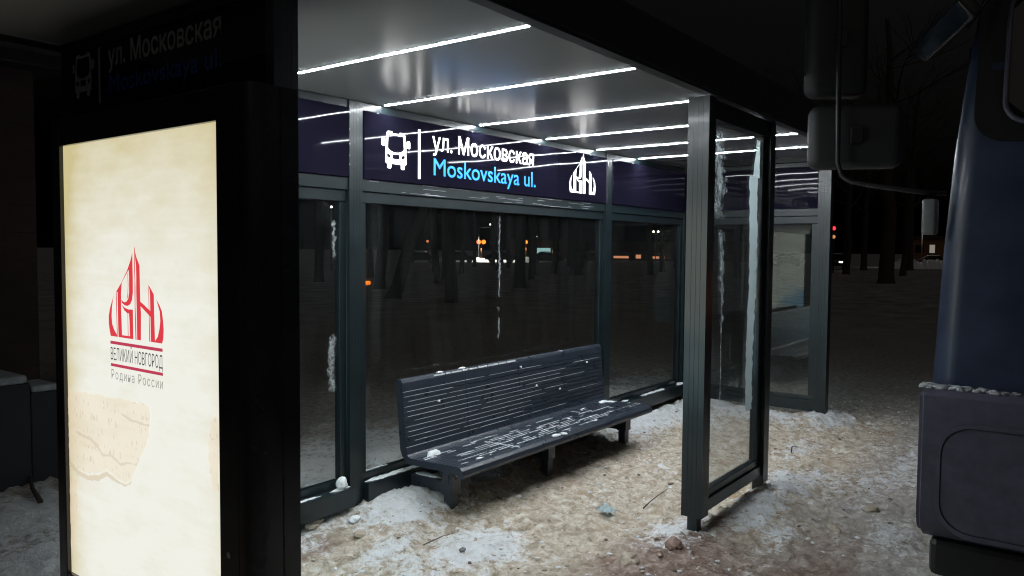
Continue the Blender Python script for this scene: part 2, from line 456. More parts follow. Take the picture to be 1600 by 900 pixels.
# trampled snow and sand
def ground_mat():
    m = bpy.data.materials.new('trampled_snow_and_sand'); m.use_nodes = True
    nt = m.node_tree; N = nt.nodes; L = nt.links
    p = N['Principled BSDF']
    tc = N.new('ShaderNodeTexCoord')
    def noise(s, d=6, r=0.6, w=0.0):
        n = N.new('ShaderNodeTexNoise'); n.inputs['Scale'].default_value = s; n.inputs['Detail'].default_value = d
        n.inputs['Roughness'].default_value = r; n.inputs['Distortion'].default_value = w
        L.new(tc.outputs['Object'], n.inputs['Vector']); return n.outputs['Fac']
    def ramp(fac, stops):
        c = N.new('ShaderNodeValToRGB'); e = c.color_ramp.elements
        while len(e) < len(stops): e.new(0.5)
        for el, (pos, col) in zip(e, stops):
            el.position = pos; el.color = (*col, 1)
        L.new(fac, c.inputs[0]); return c.outputs[0]
    def mix(f, a, b, blend='MIX'):
        n = N.new('ShaderNodeMix'); n.data_type = 'RGBA'; n.blend_type = blend
        if isinstance(f, float): n.inputs[0].default_value = f
        else: L.new(f, n.inputs[0])
        for i, v in ((6, a), (7, b)):
            if isinstance(v, tuple): n.inputs[i].default_value = (*v, 1)
            else: L.new(v, n.inputs[i])
        return n.outputs[2]
    def mth(op, a, b):
        n = N.new('ShaderNodeMath'); n.operation = op
        for i, v in enumerate((a, b)):
            if isinstance(v, (int, float)): n.inputs[i].default_value = v
            else: L.new(v, n.inputs[i])
        return n.outputs[0]
    def rng(f, a, b, c=0.0, d=1.0):
        n = N.new('ShaderNodeMapRange'); n.inputs[1].default_value = a; n.inputs[2].default_value = b
        n.inputs[3].default_value = c; n.inputs[4].default_value = d; L.new(f, n.inputs[0]); return n.outputs[0]
    def attr(nm):
        a = N.new('ShaderNodeAttribute'); a.attribute_name = nm; return a.outputs['Fac']
    n1, n2, n3, n4 = noise(3.2, 8, .65), noise(14, 9, .7, .4), noise(55, 6, .7), noise(1.1, 4, .55)
    sand = ramp(n2, [(0.28, (0.17, 0.128, 0.090)), (0.40, (0.38, 0.312, 0.235)), (0.52, (0.58, 0.51, 0.415)), (0.68, (0.77, 0.735, 0.67))])
    grime = ramp(n2, [(0.28, (0.18, 0.155, 0.13)), (0.40, (0.38, 0.35, 0.315)), (0.56, (0.52, 0.495, 0.465)), (0.70, (0.72, 0.715, 0.70))])
    snow = ramp(n2, [(0.25, (0.50, 0.48, 0.45)), (0.5, (0.72, 0.74, 0.76)), (0.75, (0.84, 0.87, 0.90))])
    brown = ramp(n2, [(0.28, (0.10, 0.062, 0.048)), (0.5, (0.29, 0.205, 0.17)), (0.70, (0.52, 0.43, 0.38))])
    rust = mix(rng(n1, 0.55, 0.70), sand, (0.40, 0.27, 0.15))
    base = mix(attr('grime'), rust, grime)
    base = mix(attr('wet'), base, brown)
    sm = mth('ADD', attr('snow'), mth('ADD', mth('MULTIPLY', mth('SUBTRACT', n2, 0.5), 1.7), mth('MULTIPLY', mth('SUBTRACT', n3, 0.5), 1.0)))
    col = mix(rng(sm, 0.36, 0.68), base, snow)
    n5 = noise(130, 4, .7)
    gr = N.new('ShaderNodeVectorMath'); gr.operation = 'SCALE'; L.new(col, gr.inputs[0]); L.new(rng(n5, .3, .7, .84, 1.12), gr.inputs['Scale']); col = gr.outputs[0]
    fl = rng(n3, 0.66, 0.72)                       # dark grit
    col = mix(mth('MULTIPLY', fl, 0.45), col, (0.05, 0.04, 0.03))
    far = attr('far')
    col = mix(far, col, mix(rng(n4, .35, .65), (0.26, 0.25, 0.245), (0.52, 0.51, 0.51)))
    L.new(col, p.inputs['Base Color'])
    L.new(rng(n2, 0.3, 0.7, 0.75, 0.5), p.inputs['Roughness'])
    p.inputs['Specular IOR Level'].default_value = 0.35
    h = mth('ADD', mth('MULTIPLY', n2, 0.040), mth('MULTIPLY', n3, 0.014))
    b = N.new('ShaderNodeBump'); b.inputs['Distance'].default_value = 1.0; b.inputs['Strength'].default_value = 0.9
    L.new(h, b.inputs['Height']); L.new(b.outputs[0], p.inputs['Normal'])
    return m
M['ground'] = ground_mat()

# ------------------------------------------------------------------ ground: one sheet to the horizon
def axis(lo, hi, step, out_lo, out_hi):
    a = list(np.arange(lo, hi+1e-6, step))
    s, x = step, hi
    while x < out_hi:
        s *= 1.12; x += s; a.append(x)
    s, x = step, lo
    pre = []
    while x > out_lo:
        s *= 1.12; x -= s; pre.append(x)
    return np.array(pre[::-1] + a)

# (x, y, rx, ry, amount, height) snow drifts read off the photograph
DRIFTS = [(3.45, 3.40, .60, .30, .95, .06), (3.85, 3.55, .65, .30, 1.0, .10), (4.7, 3.5, .7, .2, .8, .05), (3.0, 3.55, .35, .25, .5, .02), (3.38, 2.78, .40, .32, .95, .02), (3.05, 3.1, .40, .25, .75, .01),
          (4.30, 1.95, .42, .22, .8, .03), (4.95, 1.72, .62, .20, .85, .05), (5.5, 1.75, .4, .25, .75, .05), (4.55, 1.42, .8, .16, .45, .0),
          (6.9, 3.45, 1.1, .30, 1.0, .07), (7.85, 2.9, .40, .75, 1.0, .08), (8.1, 2.12, .45, .28, 1.0, .09), (7.3, 3.2, .5, .35, .8, .05),
          (6.0, 1.25, 1.2, .35, .45, .0), (7.2, 1.4, 1.0, .4, .35, .0), (5.0, .95, .9, .2, .5, .0), (3.4, .55, 1.6, .25, .45, .0), (4.0, 3.9, 3.5, .5, .9, .04), (2.2, 4.3, 2.6, .6, .8, .04), (5.3, 3.3, .9, .15, .5, .0), (8.6, 4.6, 2, .7, .6, .03), (2.1, 5.2, 1.2, .8, .9, .03), (3.5, 4.8, 3.2, .9, .85, .02), (4.3, 3.5, .5, .2, .9, .03), (3.2, 2.9, .9, .6, .52, .0), (4.3, 2.7, .5, .3, .35, .0), (5.6, 2.6, .6, .2, .3, .0), (6.6, 2.0, 1.0, .3, .40, .0), (7.0, 1.0, 1.5, .5, .55, .0), (5.9, 1.7, .5, .4, .6, .0), (2.75, 2.75, .3, .2, .6, .01)]
def gheight(x, y):
    near = np.exp(-((np.maximum(np.abs(x-5)-6, 0))**2 + (np.maximum(np.abs(y-2)-3.5, 0))**2)/6)
    h = 0.028*(fbm(x*2.2, y*2.2, 3, 4)-0.5)*2
    # footprints and churned lumps
    lum = fbm(x*9, y*9, 11, 3)
    h = h + near*(0.030*(np.clip(lum, .25, .8)-0.5) + 0.020*np.maximum(fbm(x*17, y*17, 23, 3, .6)-0.56, 0)*4 + 0.022*(fbm(x*34, y*34, 29, 2)-.5))
    h = h - near*0.02*np.clip((fbm(x*4.2+3, y*4.2, 31, 2)-0.60)*8, 0, 1)
    for (cx, cy0, rx, ry, a, hh) in DRIFTS:
        g = np.exp(-(((x-cx)/rx)**2 + ((y-cy0)/ry)**2)*1.3)
        h = h + hh*g*(0.7+0.6*fbm(x*7, y*7, 41, 3))
    far = np.clip((np.hypot(x-5, y-2)-14)/30, 0, 1)
    h = h + far*0.30*(fbm(x*.12, y*.12, 51, 3)-0.5)
    return h
def build_ground():
    xs = axis(1.2, 9.0, 0.019, -400, 900)
    ys = axis(0.5, 4.2, 0.019, -400, 900)
    X, Y = np.meshgrid(xs, ys, indexing='ij')
    Z = gheight(X, Y)
    nx, ny = X.shape
    co = np.stack([X, Y, Z], -1).reshape(-1, 3)
    i = np.arange(nx*ny).reshape(nx, ny)
    q = np.stack([i[:-1, :-1], i[1:, :-1], i[1:, 1:], i[:-1, 1:]], -1).reshape(-1, 4)
    me = bpy.data.meshes.new('ground')
    me.vertices.add(len(co)); me.vertices.foreach_set('co', co.ravel())
    me.loops.add(q.size); me.loops.foreach_set('vertex_index', q.ravel().astype(np.int32))
    me.polygons.add(len(q)); me.polygons.foreach_set('loop_start', np.arange(0, q.size, 4, dtype=np.int32))
    me.polygons.foreach_set('use_smooth', np.ones(len(q), dtype=bool))
    me.update(calc_edges=True); me.validate()
    snow = np.zeros_like(X)
    for (cx, cy0, rx, ry, a, hh) in DRIFTS:
        g = np.exp(-(((X-cx)/rx)**2 + ((Y-cy0)/ry)**2)*1.3)
        snow = np.maximum(snow, g*a*1.05)
    snow = np.minimum(snow, 1.0) + 0.62*(fbm(X*2.6, Y*2.6, 61, 5)-0.46) + .25*(fbm(X*11, Y*11, 63, 3)-.5)
    # paths under the roof are sanded
    sanded = np.exp(-(np.maximum(np.abs(X-5)-2.9, 0)/.7)**2 - (np.maximum(np.abs(Y-2.45)-.75, 0)/.35)**2)
    grime = np.clip(1-sanded*1.05 + .5*(fbm(X*1.5, Y*1.5, 71, 3)-.5), 0, 1)
    wet = np.exp(-(((X-3.7)/.75)**2 + ((Y-1.75)/.40)**2)) + .9*np.exp(-(((X-4.0)/.8)**2 + ((Y-1.15)/.22)**2)) + .5*np.exp(-(((X-2.75)/.18)**2 + ((Y-3.42)/.1)**2))
    wet = np.clip(wet*1.3 + .9*(fbm(X*5, Y*5, 81, 3)-.5), 0, 1)*np.clip(wet*3, 0, 1)
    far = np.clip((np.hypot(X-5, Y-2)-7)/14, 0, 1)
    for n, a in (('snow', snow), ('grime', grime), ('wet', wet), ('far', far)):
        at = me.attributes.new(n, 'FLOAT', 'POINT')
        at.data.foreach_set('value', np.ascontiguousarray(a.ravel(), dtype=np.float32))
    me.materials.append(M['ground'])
    o = bpy.data.objects.new('ground', me); C.objects.link(o)
    tag(o, 'trampled snow mixed with brown sand and grit', None, None, 'structure')
build_ground()
def gz(x, y): return float(gheight(np.array([float(x)]), np.array([float(y)]))[0])

# ------------------------------------------------------------------ lettering
_fc = {}
def raw_text(body, offset):
    k = (body, offset)
    cu = bpy.data.curves.new('lettering', 'FONT')
    cu.body = body; cu.size = 1.0; cu.offset = offset; cu.resolution_u = 6
    o = bpy.data.objects.new('lettering', cu)
    C.objects.link(o)
    dg = bpy.context.evaluated_depsgraph_get()
    me = bpy.data.meshes.new_from_object(o.evaluated_get(dg))
    bpy.data.objects.remove(o); bpy.data.curves.remove(cu)
    vs_ = [v.co.copy() for v in me.vertices]
    fs_ = [list(p.vertices) for p in me.polygons]
    bpy.data.meshes.remove(me)
    return vs_, fs_
def place_text(bm, body, org, width, cap, u, v, off=0.0, lift=0.0, ref='M', track=0.0, bold=0.0):
    Mv, _ = raw_text(ref, off)
    ch = max(p.y for p in Mv) - min(p.y for p in Mv)
    if track:
        # letters set apart one by one
        xs_, parts, x = 0.0, [], 0.0
        for chh in body:
            if chh == ' ':
                x += 0.45; continue
            vv, ff = raw_text(chh, off)
            lo = min(p.x for p in vv); hi = max(p.x for p in vv)
            parts.append(([Vector((p.x-lo+x, p.y, 0)) for p in vv], ff)); x += hi-lo+track
        vv, ff = [], []
        for a, b in parts:
            n = len(vv); vv += a; ff += [[i+n for i in f] for f in b]
    else:
        vv, ff = raw_text(body, off)
    lo = min(p.x for p in vv); hi = max(p.x for p in vv)
    sx, sy = width/(hi-lo), cap/ch
    u, v = Vector(u), Vector(v); nrm = u.cross(v)
    sh = [(0, 0)] if not bold else [(a*bold, b*bold) for a in (-1, 0, 1) for b in (-1, 1)]
    for k, (da, db) in enumerate(sh):
        nv = [bm.verts.new(Vector(org) + u*((p.x-lo)*sx + da) + v*(p.y*sy + db) + nrm*(lift + .00008*k)) for p in vv]
        for f in ff:
            try: bm.faces.new([nv[i] for i in f])
            except ValueError: pass

def link_words(bm, u, m, parent):
    """the two words of a line become two meshes"""
    u = Vector(u)
    c = sorted(v.co.dot(u) for v in bm.verts)
    g, t = max((b-a, (a+b)/2) for a, b in zip(c, c[1:]))
    b2 = bm.copy()
    bmesh.ops.delete(bm, geom=[v for v in bm.verts if v.co.dot(u) > t], context='VERTS')
    bmesh.ops.delete(b2, geom=[v for v in b2.verts if v.co.dot(u) <= t], context='VERTS')
    link('lettering', bm, m, parent); link('lettering', b2, m, parent)

LOGO = [
 [(0.077,0.455),(0.034,0.383),(-0.008,0.307),(-0.034,0.223),(-0.036,0.14),(-0.021,0.067),(0.0,0.003),(0.129,0.003),(0.129,0.028),(0.077,0.073),(0.036,0.137),(0.026,0.226),(0.036,0.318),(0.057,0.402)],
 [(0.129,0.5),(0.247,0.612),(0.242,0.578),(0.229,0.497),(0.227,0.416),(0.224,0.304),(0.229,0.182),(0.235,0.003),(0.162,0.003),(0.157,0.179),(0.157,0.341),(0.157,0.497)],
 [(0.124,0.494),(0.137,0.500),(0.139,0.422),(0.139,0.26),(0.147,0.003),(0.131,0.003),(0.126,0.257),(0.122,0.42)],
 [(0.464,0.933),(0.464,0.827),(0.466,0.668),(0.464,0.508),(0.446,0.427),(0.41,0.377),(0.358,0.355),(0.299,0.358),(0.242,0.383),(0.227,0.416),(0.286,0.391),(0.33,0.399),(0.369,0.43),(0.389,0.503),(0.394,0.665),(0.387,0.746),(0.24,0.597),(0.247,0.612),(0.356,0.737),(0.43,0.852)],
 [(0.363,0.712),(0.371,0.712),(0.379,0.584),(0.369,0.486),(0.356,0.43),(0.345,0.439),(0.358,0.486),(0.369,0.584)],
 [(0.237,0.363),(0.299,0.332),(0.371,0.318),(0.459,0.321),(0.459,0.198),(0.459,0.003),(0.394,0.003),(0.389,0.193),(0.381,0.274),(0.34,0.279),(0.289,0.304)],
 [(0.353,0.277),(0.363,0.277),(0.366,0.003),(0.353,0.003)],
 [(0.235,0.003),(0.235,0.030),(0.394,0.030),(0.394,0.003)],
 [(0.513,1.0),(0.521,0.94),(0.543,0.885),(0.601,0.796),(0.603,0.592),(0.606,0.411),(0.616,0.288),(0.606,0.003),(0.534,0.003),(0.534,0.282),(0.531,0.522),(0.536,0.668),(0.533,0.804),(0.521,0.86)],
 [(0.504,0.969),(0.513,1.0),(0.515,0.913),(0.512,0.749),(0.518,0.556),(0.512,0.36),(0.518,0.201),(0.522,0.003),(0.502,0.003),(0.498,0.279),(0.498,0.52),(0.503,0.640),(0.497,0.746)],
 [(0.600,0.417),(0.675,0.383),(0.792,0.325),(0.792,0.264),(0.675,0.33),(0.610,0.366)],
 [(0.763,0.598),(0.812,0.553),(0.861,0.5),(0.863,0.302),(0.871,0.003),(0.796,0.003),(0.792,0.299),(0.791,0.486),(0.785,0.545)],
 [(0.763,0.598),(0.773,0.567),(0.775,0.374),(0.778,0.221),(0.784,0.003),(0.765,0.003),(0.765,0.296),(0.763,0.483)],
 [(0.905,0.455),(0.964,0.391),(1.003,0.335),(1.023,0.235),(1.031,0.145),(1.021,0.05),(1.0,0.003),(0.871,0.003),(0.871,0.018),(0.923,0.067),(0.956,0.154),(0.972,0.232),(0.964,0.332),(0.93,0.399)],
]
def place_polys(bm, polys, org, w, h, u, v, lift=0.0, step=0.00008):
    u, v = Vector(u), Vector(v); n = u.cross(v)
    for k, pl in enumerate(polys):
        b = bmesh.new()
        f = b.faces.new([b.verts.new(Vector(org) + u*(p[0]*w) + v*(p[1]*h) + n*(lift + k*step)) for p in pl])
        f.normal_update()
        if f.normal.dot(n) < 0: f.normal_flip()
        bmesh.ops.triangulate(b, faces=[f])
        merge(bm, b)

def bus_polys(W=1.0, H=1.0):
    """front view of a bus as strips with openings (0..1 box)"""
    P = []
    wx0, wx1 = 0.10, 0.90
    P.append([(0.05, .92), (0.08, .985), (.15, 1.0), (.32, 1.0), (.32, .955), (.68, .955), (.68, 1.0), (.85, 1.0), (.92, .985), (.95, .92), (.952, .90), (.048, .90)])  # roof band with a slot
    P.append([(.048, .90), (.135, .90), (.115, .62), (.11, .55), (.0, .45), (.0, .60)])
    P.append([(.952, .90), (1.0, .60), (1.0, .45), (.89, .55), (.885, .62), (.865, .90)])
    # curved lower screen edge and body
    low = [(.11, .55), (.20, .49), (.35, .45), (.5, .44), (.65, .45), (.80, .49), (.89, .55)]
    P.append([(.0, .45)] + low + [(1.0, .45), (1.0, .395), (.0, .395)])
    # row with lamps and number plate openings
    for a, b in ((0.0, .07), (.23, .33), (.67, .77), (.93, 1.0)):
        P.append([(a, .395), (b, .395), (b, .265), (a, .265)])
    P.append([(.07, .315), (.23, .275), (.23, .265), (.07, .265)])
    P.append([(.93, .315), (.93, .265), (.77, .265), (.77, .275)])
    P.append([(.07, .395), (.23, .395), (.23, .365), (.12, .392)])
    P.append([(.93, .395), (.88, .392), (.77, .365), (.77, .395)])
    P.append([(0.0, .265), (1.0, .265), (1.0, .16), (.97, .13), (.03, .13), (0.0, .16)])
    P.append([(.09, .13), (.27, .13), (.27, .03), (.24, 0), (.12, 0), (.09, .03)])
    P.append([(.73, .13), (.91, .13), (.91, .03), (.88, 0), (.76, 0), (.73, .03)])
    P.append([(-.19, .77), (-.16, .80), (-.04, .80), (-.02, .78), (-.02, .60), (-.16, .59), (-.19, .62)])
    P.append([(1.19, .77), (1.16, .80), (1.04, .80), (1.02, .78), (1.02, .60), (1.16, .59), (1.19, .62)])
    return P

# ------------------------------------------------------------------ bus shelter
XL, XR = 1.60, 8.05
YB, YF = 3.66, 1.84
ZC = 2.60
shelter = thing('bus_shelter', 'dark grey glazed bus shelter with lit street name sign and ceiling light strips', 'bus shelter', (4.8, 2.8, 0))

def grooved(x0, x1, y0, y1, side):
    """rect profile with two shallow grooves in the given faces"""
    g, d = 0.0025, 0.0008
    pts = []
    def run(p, q, out):
        p, q, out = Vector(p), Vector(q), Vector(out)
        t = (q-p)
        L_ = t.length; t.normalize()
        pts.append(tuple(p))
        for f in (0.28, 0.5, 0.72):
            c = p + t*L_*f
            for s, o in ((-g/2, 0), (-g/2+.001, -d), (g/2-.001, -d), (g/2, 0)):
                w = c + t*s + out*o
                pts.append((w.x, w.y))
    for nm, p, q, o in (('f', (x0, y0), (x1, y0), (0, -1)), ('r', (x1, y0), (x1, y1), (1, 0)), ('b', (x1, y1), (x0, y1), (0, 1)), ('l', (x0, y1), (x0, y0), (-1, 0))):
        if nm in side: run(p, q, o)
        else: pts.append(p)
    return pts
def post(name, x0, x1, y0, y1, z0, z1, side='flr', foot=None):
    bm = new()
    prism(bm, grooved(x0, x1, y0, y1, side), lambda p, q, t: (p, q, t), z0, z1)
    if foot:
        a, b, c, d, zz = foot
        box(bm, a, b, c, d, zz, z0, 0.004)
    return link(name, bm, M['frame'], shelter)

# back posts, their narrower feet go down into the snow
for (a, b) in ((3.185, 3.295), (6.265, 6.375)):
    post('post', a, b, 3.630, 3.74, 0.11, ZC-0.002, 'fl', (a+.02, b-.02, 3.65, 3.72, -0.25))
post('post', 7.99, 8.10, 3.630, 3.74, 0.10, ZC-0.002, 'fl', (8.01, 8.08, 3.65, 3.72, -0.25))
post('post', 1.60, 1.70, 3.630, 3.74, 0.10, ZC-0.002, 'l', (1.62, 1.68, 3.65, 3.72, -0.25))
post('post', 8.00, 8.11, 2.105, 2.225, 0.05, ZC-0.002, 'fl', (8.02, 8.09, 2.125, 2.205, -0.25))
post('post', 1.60, 1.698, 2.192, 2.236, 0.02, ZC-0.002, 'f', (1.62, 1.68, 2.20, 2.23, -0.25))

# horizontal rails of the back wall, bay by bay, and of the end wall
bays = ((1.70, 3.185), (3.295, 6.265), (6.375, 7.99))
GY = 3.690
for (a, b) in bays:
    bm = new(); box(bm, a, b, 3.640, 3.730, 2.055, 2.130, 0.003)
    box(bm, a, b, 3.655, 3.715, 1.985, 2.053, 0.003); link('rail', bm, M['frame'], shelter)
    bm = new(); box(bm, a, b, 3.585, 3.720, 0.115, 0.235, 0.004); box(bm, a, b, 3.665, 3.715, 0.237, 0.280, 0.003)
    link('rail', bm, M['frame'], shelter)
    bm = new(); box(bm, a, b, 3.640, 3.735, ZC-0.05, ZC-0.003, 0.002); link('rail', bm, M['frame'], shelter)
    for e, s in ((a, 1), (b, -1)):
        bm = new(); box(bm, min(e, e+s*.05), max(e, e+s*.05), 3.662, 3.712, 0.282, 1.983, 0.003); link('glazing_bead', bm, M['frame'], shelter)
for (z0, z1, y_in, y_out) in ((2.06, 2.135, .0, .09), (ZC-.05, ZC-.003, .0, .09), (0.10, 0.205, 0, .09)):
    bm = new(); box(bm, 8.005, 8.095, 2.225, 3.630, z0, z1, 0.003); link('rail', bm, M['frame'], shelter)
bm = new(); box(bm, 8.02, 8.08, 2.225, 3.630, 1.985, 2.058, 0.003); link('rail', bm, M['frame'], shelter)
bm = new(); box(bm, 8.025, 8.075, 2.225, 3.630, 0.207, 0.245, 0.003); link('rail', bm, M['frame'], shelter)
bm = new(); box(bm, 8.025, 8.075, 2.225, 2.285, 0.247, 1.983, 0.003); link('glazing_bead', bm, M['frame'], shelter)
bm = new(); box(bm, 8.025, 8.075, 3.570, 3.630, 0.247, 1.983, 0.003); link('glazing_bead', bm, M['frame'], shelter)

# glass
def pane(x0, x1, y0, y1, z0, z1):
    bm = new(); box(bm, x0, x1, y0, y1, z0, z1)
    return link('glass_pane', bm, M['glass'], shelter)
p1 = pane(1.752, 3.133, GY-.004, GY+.004, 0.283, 1.982)
p2 = pane(3.347, 4.748, GY-.004, GY+.004, 0.283, 1.982)
p3 = pane(4.754, 6.213, GY-.004, GY+.004, 0.283, 1.982)
p4 = pane(6.427, 7.938, GY-.004, GY+.004, 0.283, 1.982)
p5 = pane(8.046, 8.054, 2.287, 3.568, 0.248, 1.982)
p5.data.materials[0] = M['glass_tinted']

# sign boxes between rails: glossy purple faces
def signbox(x0, x1, y0, y1, z0, z1, parent=shelter, m='sign'):
    bm = new(); box(bm, x0, x1, y0, y1, z0, z1, 0.003)
    return link('sign_panel', bm, M[m], parent, loc=((x0+x1)/2, (y0+y1)/2, (z0+z1)/2))
SZ0, SZ1 = 2.133, ZC-0.053
s1 = signbox(1.703, 3.182, 3.622, 3.720, SZ0, SZ1)
s2 = signbox(3.298, 6.262, 3.622, 3.720, SZ0, SZ1)
s3 = signbox(6.378, 7.987, 3.622, 3.720, SZ0, SZ1)
s4 = signbox(7.995, 8.085, 2.228, 3.600, 2.138, SZ1)
s5 = signbox(1.604, 1.690, 2.238, 3.627, 2.150, SZ1, m='sign_off')
bm = new(); box(bm, 1.60, 1.70, 2.238, 3.627, 2.06, 2.147, .003); link('rail', bm, M['frame'], shelter)
bm = new(); box(bm, 1.60, 1.70, 2.238, 3.627, ZC-.05, ZC-.003, .003); link('rail', bm, M['frame'], shelter)
# thin bright edge trims of the middle sign
bm = new(); box(bm, 6.2595, 6.2645, 3.612, 3.6215, SZ0+.005, SZ1-.03); link('trim', bm, M['chrome'], s2)

UX, UZ = (1, 0, 0), (0, 0, 1)
YS = 3.6205
bm = new()
place_polys(bm, bus_polys(), (3.475, YS, 2.212), 0.185, 0.236, UX, UZ, 0.0)
link('bus_symbol', bm, M['sign_white'], s2)
bm = new(); box(bm, 3.772, 3.792, YS-.001, YS+.001, 2.166, 2.492); link('divider', bm, M['sign_white'], s2)
bm = new(); place_text(bm, 'ул. Московская', (3.911, YS, 2.3705), 1.184, 0.117, UX, UZ, bold=.0008)
link_words(bm, UX, M['sign_white'], s2)
bm = new(); place_text(bm, 'Moskovskaya ul.', (3.924, YS, 2.203), 1.200, 0.114, UX, UZ, bold=.0009)
link_words(bm, UX, M['sign_blue'], s2)
bm = new(); place_polys(bm, LOGO, (5.638, YS, 2.196), 0.403, 0.348, UX, UZ, 0.0)
link('emblem', bm, M['sign_white'], s2)

# unlit copy on the end of the shelter above the poster box
UY = (0, -1, 0)
XS = 1.6025
bm = new(); place_polys(bm, bus_polys(), (XS, 3.610, 2.345), 0.150, 0.188, UY, UZ, 0.0)
link('bus_symbol', bm, M['dead_white'], s5)
bm = new(); box(bm, XS-.001, XS+.001, 3.383, 3.397, 2.305, 2.540); link('divider', bm, M['dead_white'], s5)
bm = new(); place_text(bm, 'ул. Московская', (XS, 3.311, 2.448), 0.815, 0.082, UY, UZ, bold=.0018)
link_words(bm, UY, M['dead_white'], s5)
bm = new(); place_text(bm, 'Moskovskaya ul.', (XS, 3.304, 2.340), 0.810, 0.070, UY, UZ, bold=.0014)
link_words(bm, UY, M['dead_blue'], s5)

bm = new(); _r = random.Random(31)  # frost-white lines put in for the thin streak reflections along the rail
for k in range(30):
    x = _r.uniform(3.32, 6.0); L_ = _r.uniform(.05, .34)*(1 if _r.random() < .6 else .5); z = _r.choice([2.066, 2.074, 2.088, 2.103, 2.118, 2.124]) + _r.uniform(-.003, .003)
    box(bm, x, min(6.25, x+L_), 3.6385, 3.6399, z-.0008, z+.0008)
tag(link('frost', bm, M['snow'], next(o for o in shelter.children if o.name == 'rail.003')), kind='stuff')

# roof
roof_bm = new()
box(roof_bm, 0.95, 8.45, 1.79, 3.85, ZC+0.012, ZC+0.26, 0.01)
roof = link('roof', roof_bm, M['fascia'], shelter)
bm = new(); box(bm, 0.97, 8.43, YF+.012, 3.752, ZC, ZC+0.010); link('ceiling_panel', bm, M['ceiling'], roof)
bm = new(); box(bm, 0.95, 8.45, 1.79, YF+.010, ZC-0.001, ZC+0.0105, 0.002); box(bm, 0.95, 8.45, 3.754, 3.85, ZC-0.03, ZC+0.0105, 0.002)
link('fascia_lip', bm, M['fascia'], roof)
for x in (2.573, 3.470, 4.410, 5.265, 6.075, 6.875):
    bm = new(); box(bm, x-.006, x+.006, YF+.02, 3.616, ZC-0.0012, ZC-0.0002)
    link('light_strip', bm, M['led'], roof)

# free glass screen under the front edge of the roof
post('post', 4.265, 4.365, 1.800, 1.930, 0.125, ZC-0.008, 'fl', (4.285, 4.345, 1.835, 1.90, -0.2))
post('post', 5.355, 5.450, 1.810, 1.915, 0.080, ZC-0.008, 'f', (5.37, 5.435, 1.83, 1.895, -0.2))
bm = new(); box(bm, 4.367, 5.353, 1.825, 1.905, 0.130, 0.205, .003); box(bm, 4.367, 5.353, 1.84, 1.89, 0.207, 0.250, .003); link('rail', bm, M['frame'], shelter)
bm = new(); box(bm, 4.367, 5.353, 1.825, 1.905, 2.480, ZC-.008, .003); link('rail', bm, M['frame'], shelter)
bm = new(); box(bm, 4.367, 4.440, 1.838, 1.892, 0.252, 2.478, .003); link('glazing_bead', bm, M['frame'], shelter)
bm = new(); box(bm, 5.285, 5.353, 1.838, 1.892, 0.252, 2.478, .003); link('glazing_bead', bm, M['frame'], shelter)
p6 = pane(4.442, 5.283, 1.861, 1.869, 0.253, 2.477)

# frost and dirt streaks lying on the panes
def ragged(zs, x_of, w_of, amp, seed):
    """rows (left, right, z) of a ragged vertical streak"""
    r = random.Random(seed)
    return [(x_of(z)-w_of(z)*.62 + r.uniform(-amp, amp), x_of(z)+w_of(z)*.62 + r.uniform(-amp, amp), z) for z in zs]
def streak(rows, y, parent, m, hard=0.0):
    """thin film of ice on the glass, thinning out towards its edges and ends"""
    bm = new(); lay = bm.verts.layers.float.new('dens')
    fr = (0, .18, .38, .5, .62, .82, 1); de = (0, .62, .95, 1, .95, .62, 0); n = len(rows)
    G = []
    for k, (a, b, z) in enumerate(rows):
        e = min(1, k/2.5, (n-1-k)/2.5); row = []
        for f, d in zip(fr, de):
            v = bm.verts.new((a+(b-a)*f, y, z)); v[lay] = max(d, hard)*max(e, hard); row.append(v)
        G.append(row)
    for p, q in zip(G, G[1:]):
        for k in range(len(fr)-1): bm.faces.new((p[k], p[k+1], q[k+1], q[k]))
    return tag(link('frost', bm, m, parent), kind='stuff')
lin = lambda a, b, n: [a+(b-a)*i/(n-1) for i in range(n)]
streak(ragged(lin(1.975, 1.30, 40), lambda z: 4.742, lambda z: .022+.016*math.sin(z*9)**2, .010, 1), GY-.0045, p2, M['frost'])
streak(ragged(lin(1.20, 0.98, 14), lambda z: 4.738, lambda z: .025, .008, 2), GY-.0045, p2, M['frost'])
streak(ragged(lin(1.28, 1.21, 6), lambda z: 4.735, lambda z: .05, .014, 22), GY-.0045, p2, M['frost'])
streak(ragged(lin(1.90, 1.62, 18), lambda z: 3.110, lambda z: .040, .006, 3), GY-.0045, p1, M['frost'])
streak(ragged(lin(1.20, 0.80, 24), lambda z: 3.105-.02*math.sin(z*8), lambda z: .075, .010, 4), GY-.0045, p1, M['frost'])
streak(ragged(lin(2.47, 1.86, 30), lambda z: 4.565+(2.47-z)*.02, lambda z: .25-.05*(2.47-z), .05, 5), 1.8605, p6, M['frost_mottled'])
streak(ragged(lin(1.86, 1.20, 30), lambda z: 4.625+(1.86-z)*.07, lambda z: .12-.10*(1.86-z), .03, 6), 1.8605, p6, M['frost_mottled'])
streak(ragged(lin(1.62, 0.72, 30), lambda z: 4.66, lambda z: .018, .007, 7), 1.8605, p6, M['frost'])
streak(ragged(lin(2.45, 2.20, 12), lambda z: 5.255-(2.45-z)*.12, lambda z: .045+(2.45-z)*.22, .008, 8), 1.8605, p6, M['film'], .6)
streak(ragged(lin(2.20, 0.62, 46), lambda z: 5.190+.015*math.sin(z*5)-(2.2-z)*.010, lambda z: .125-.018*(2.2-z), .010, 9), 1.8605, p6, M['film'], .6)

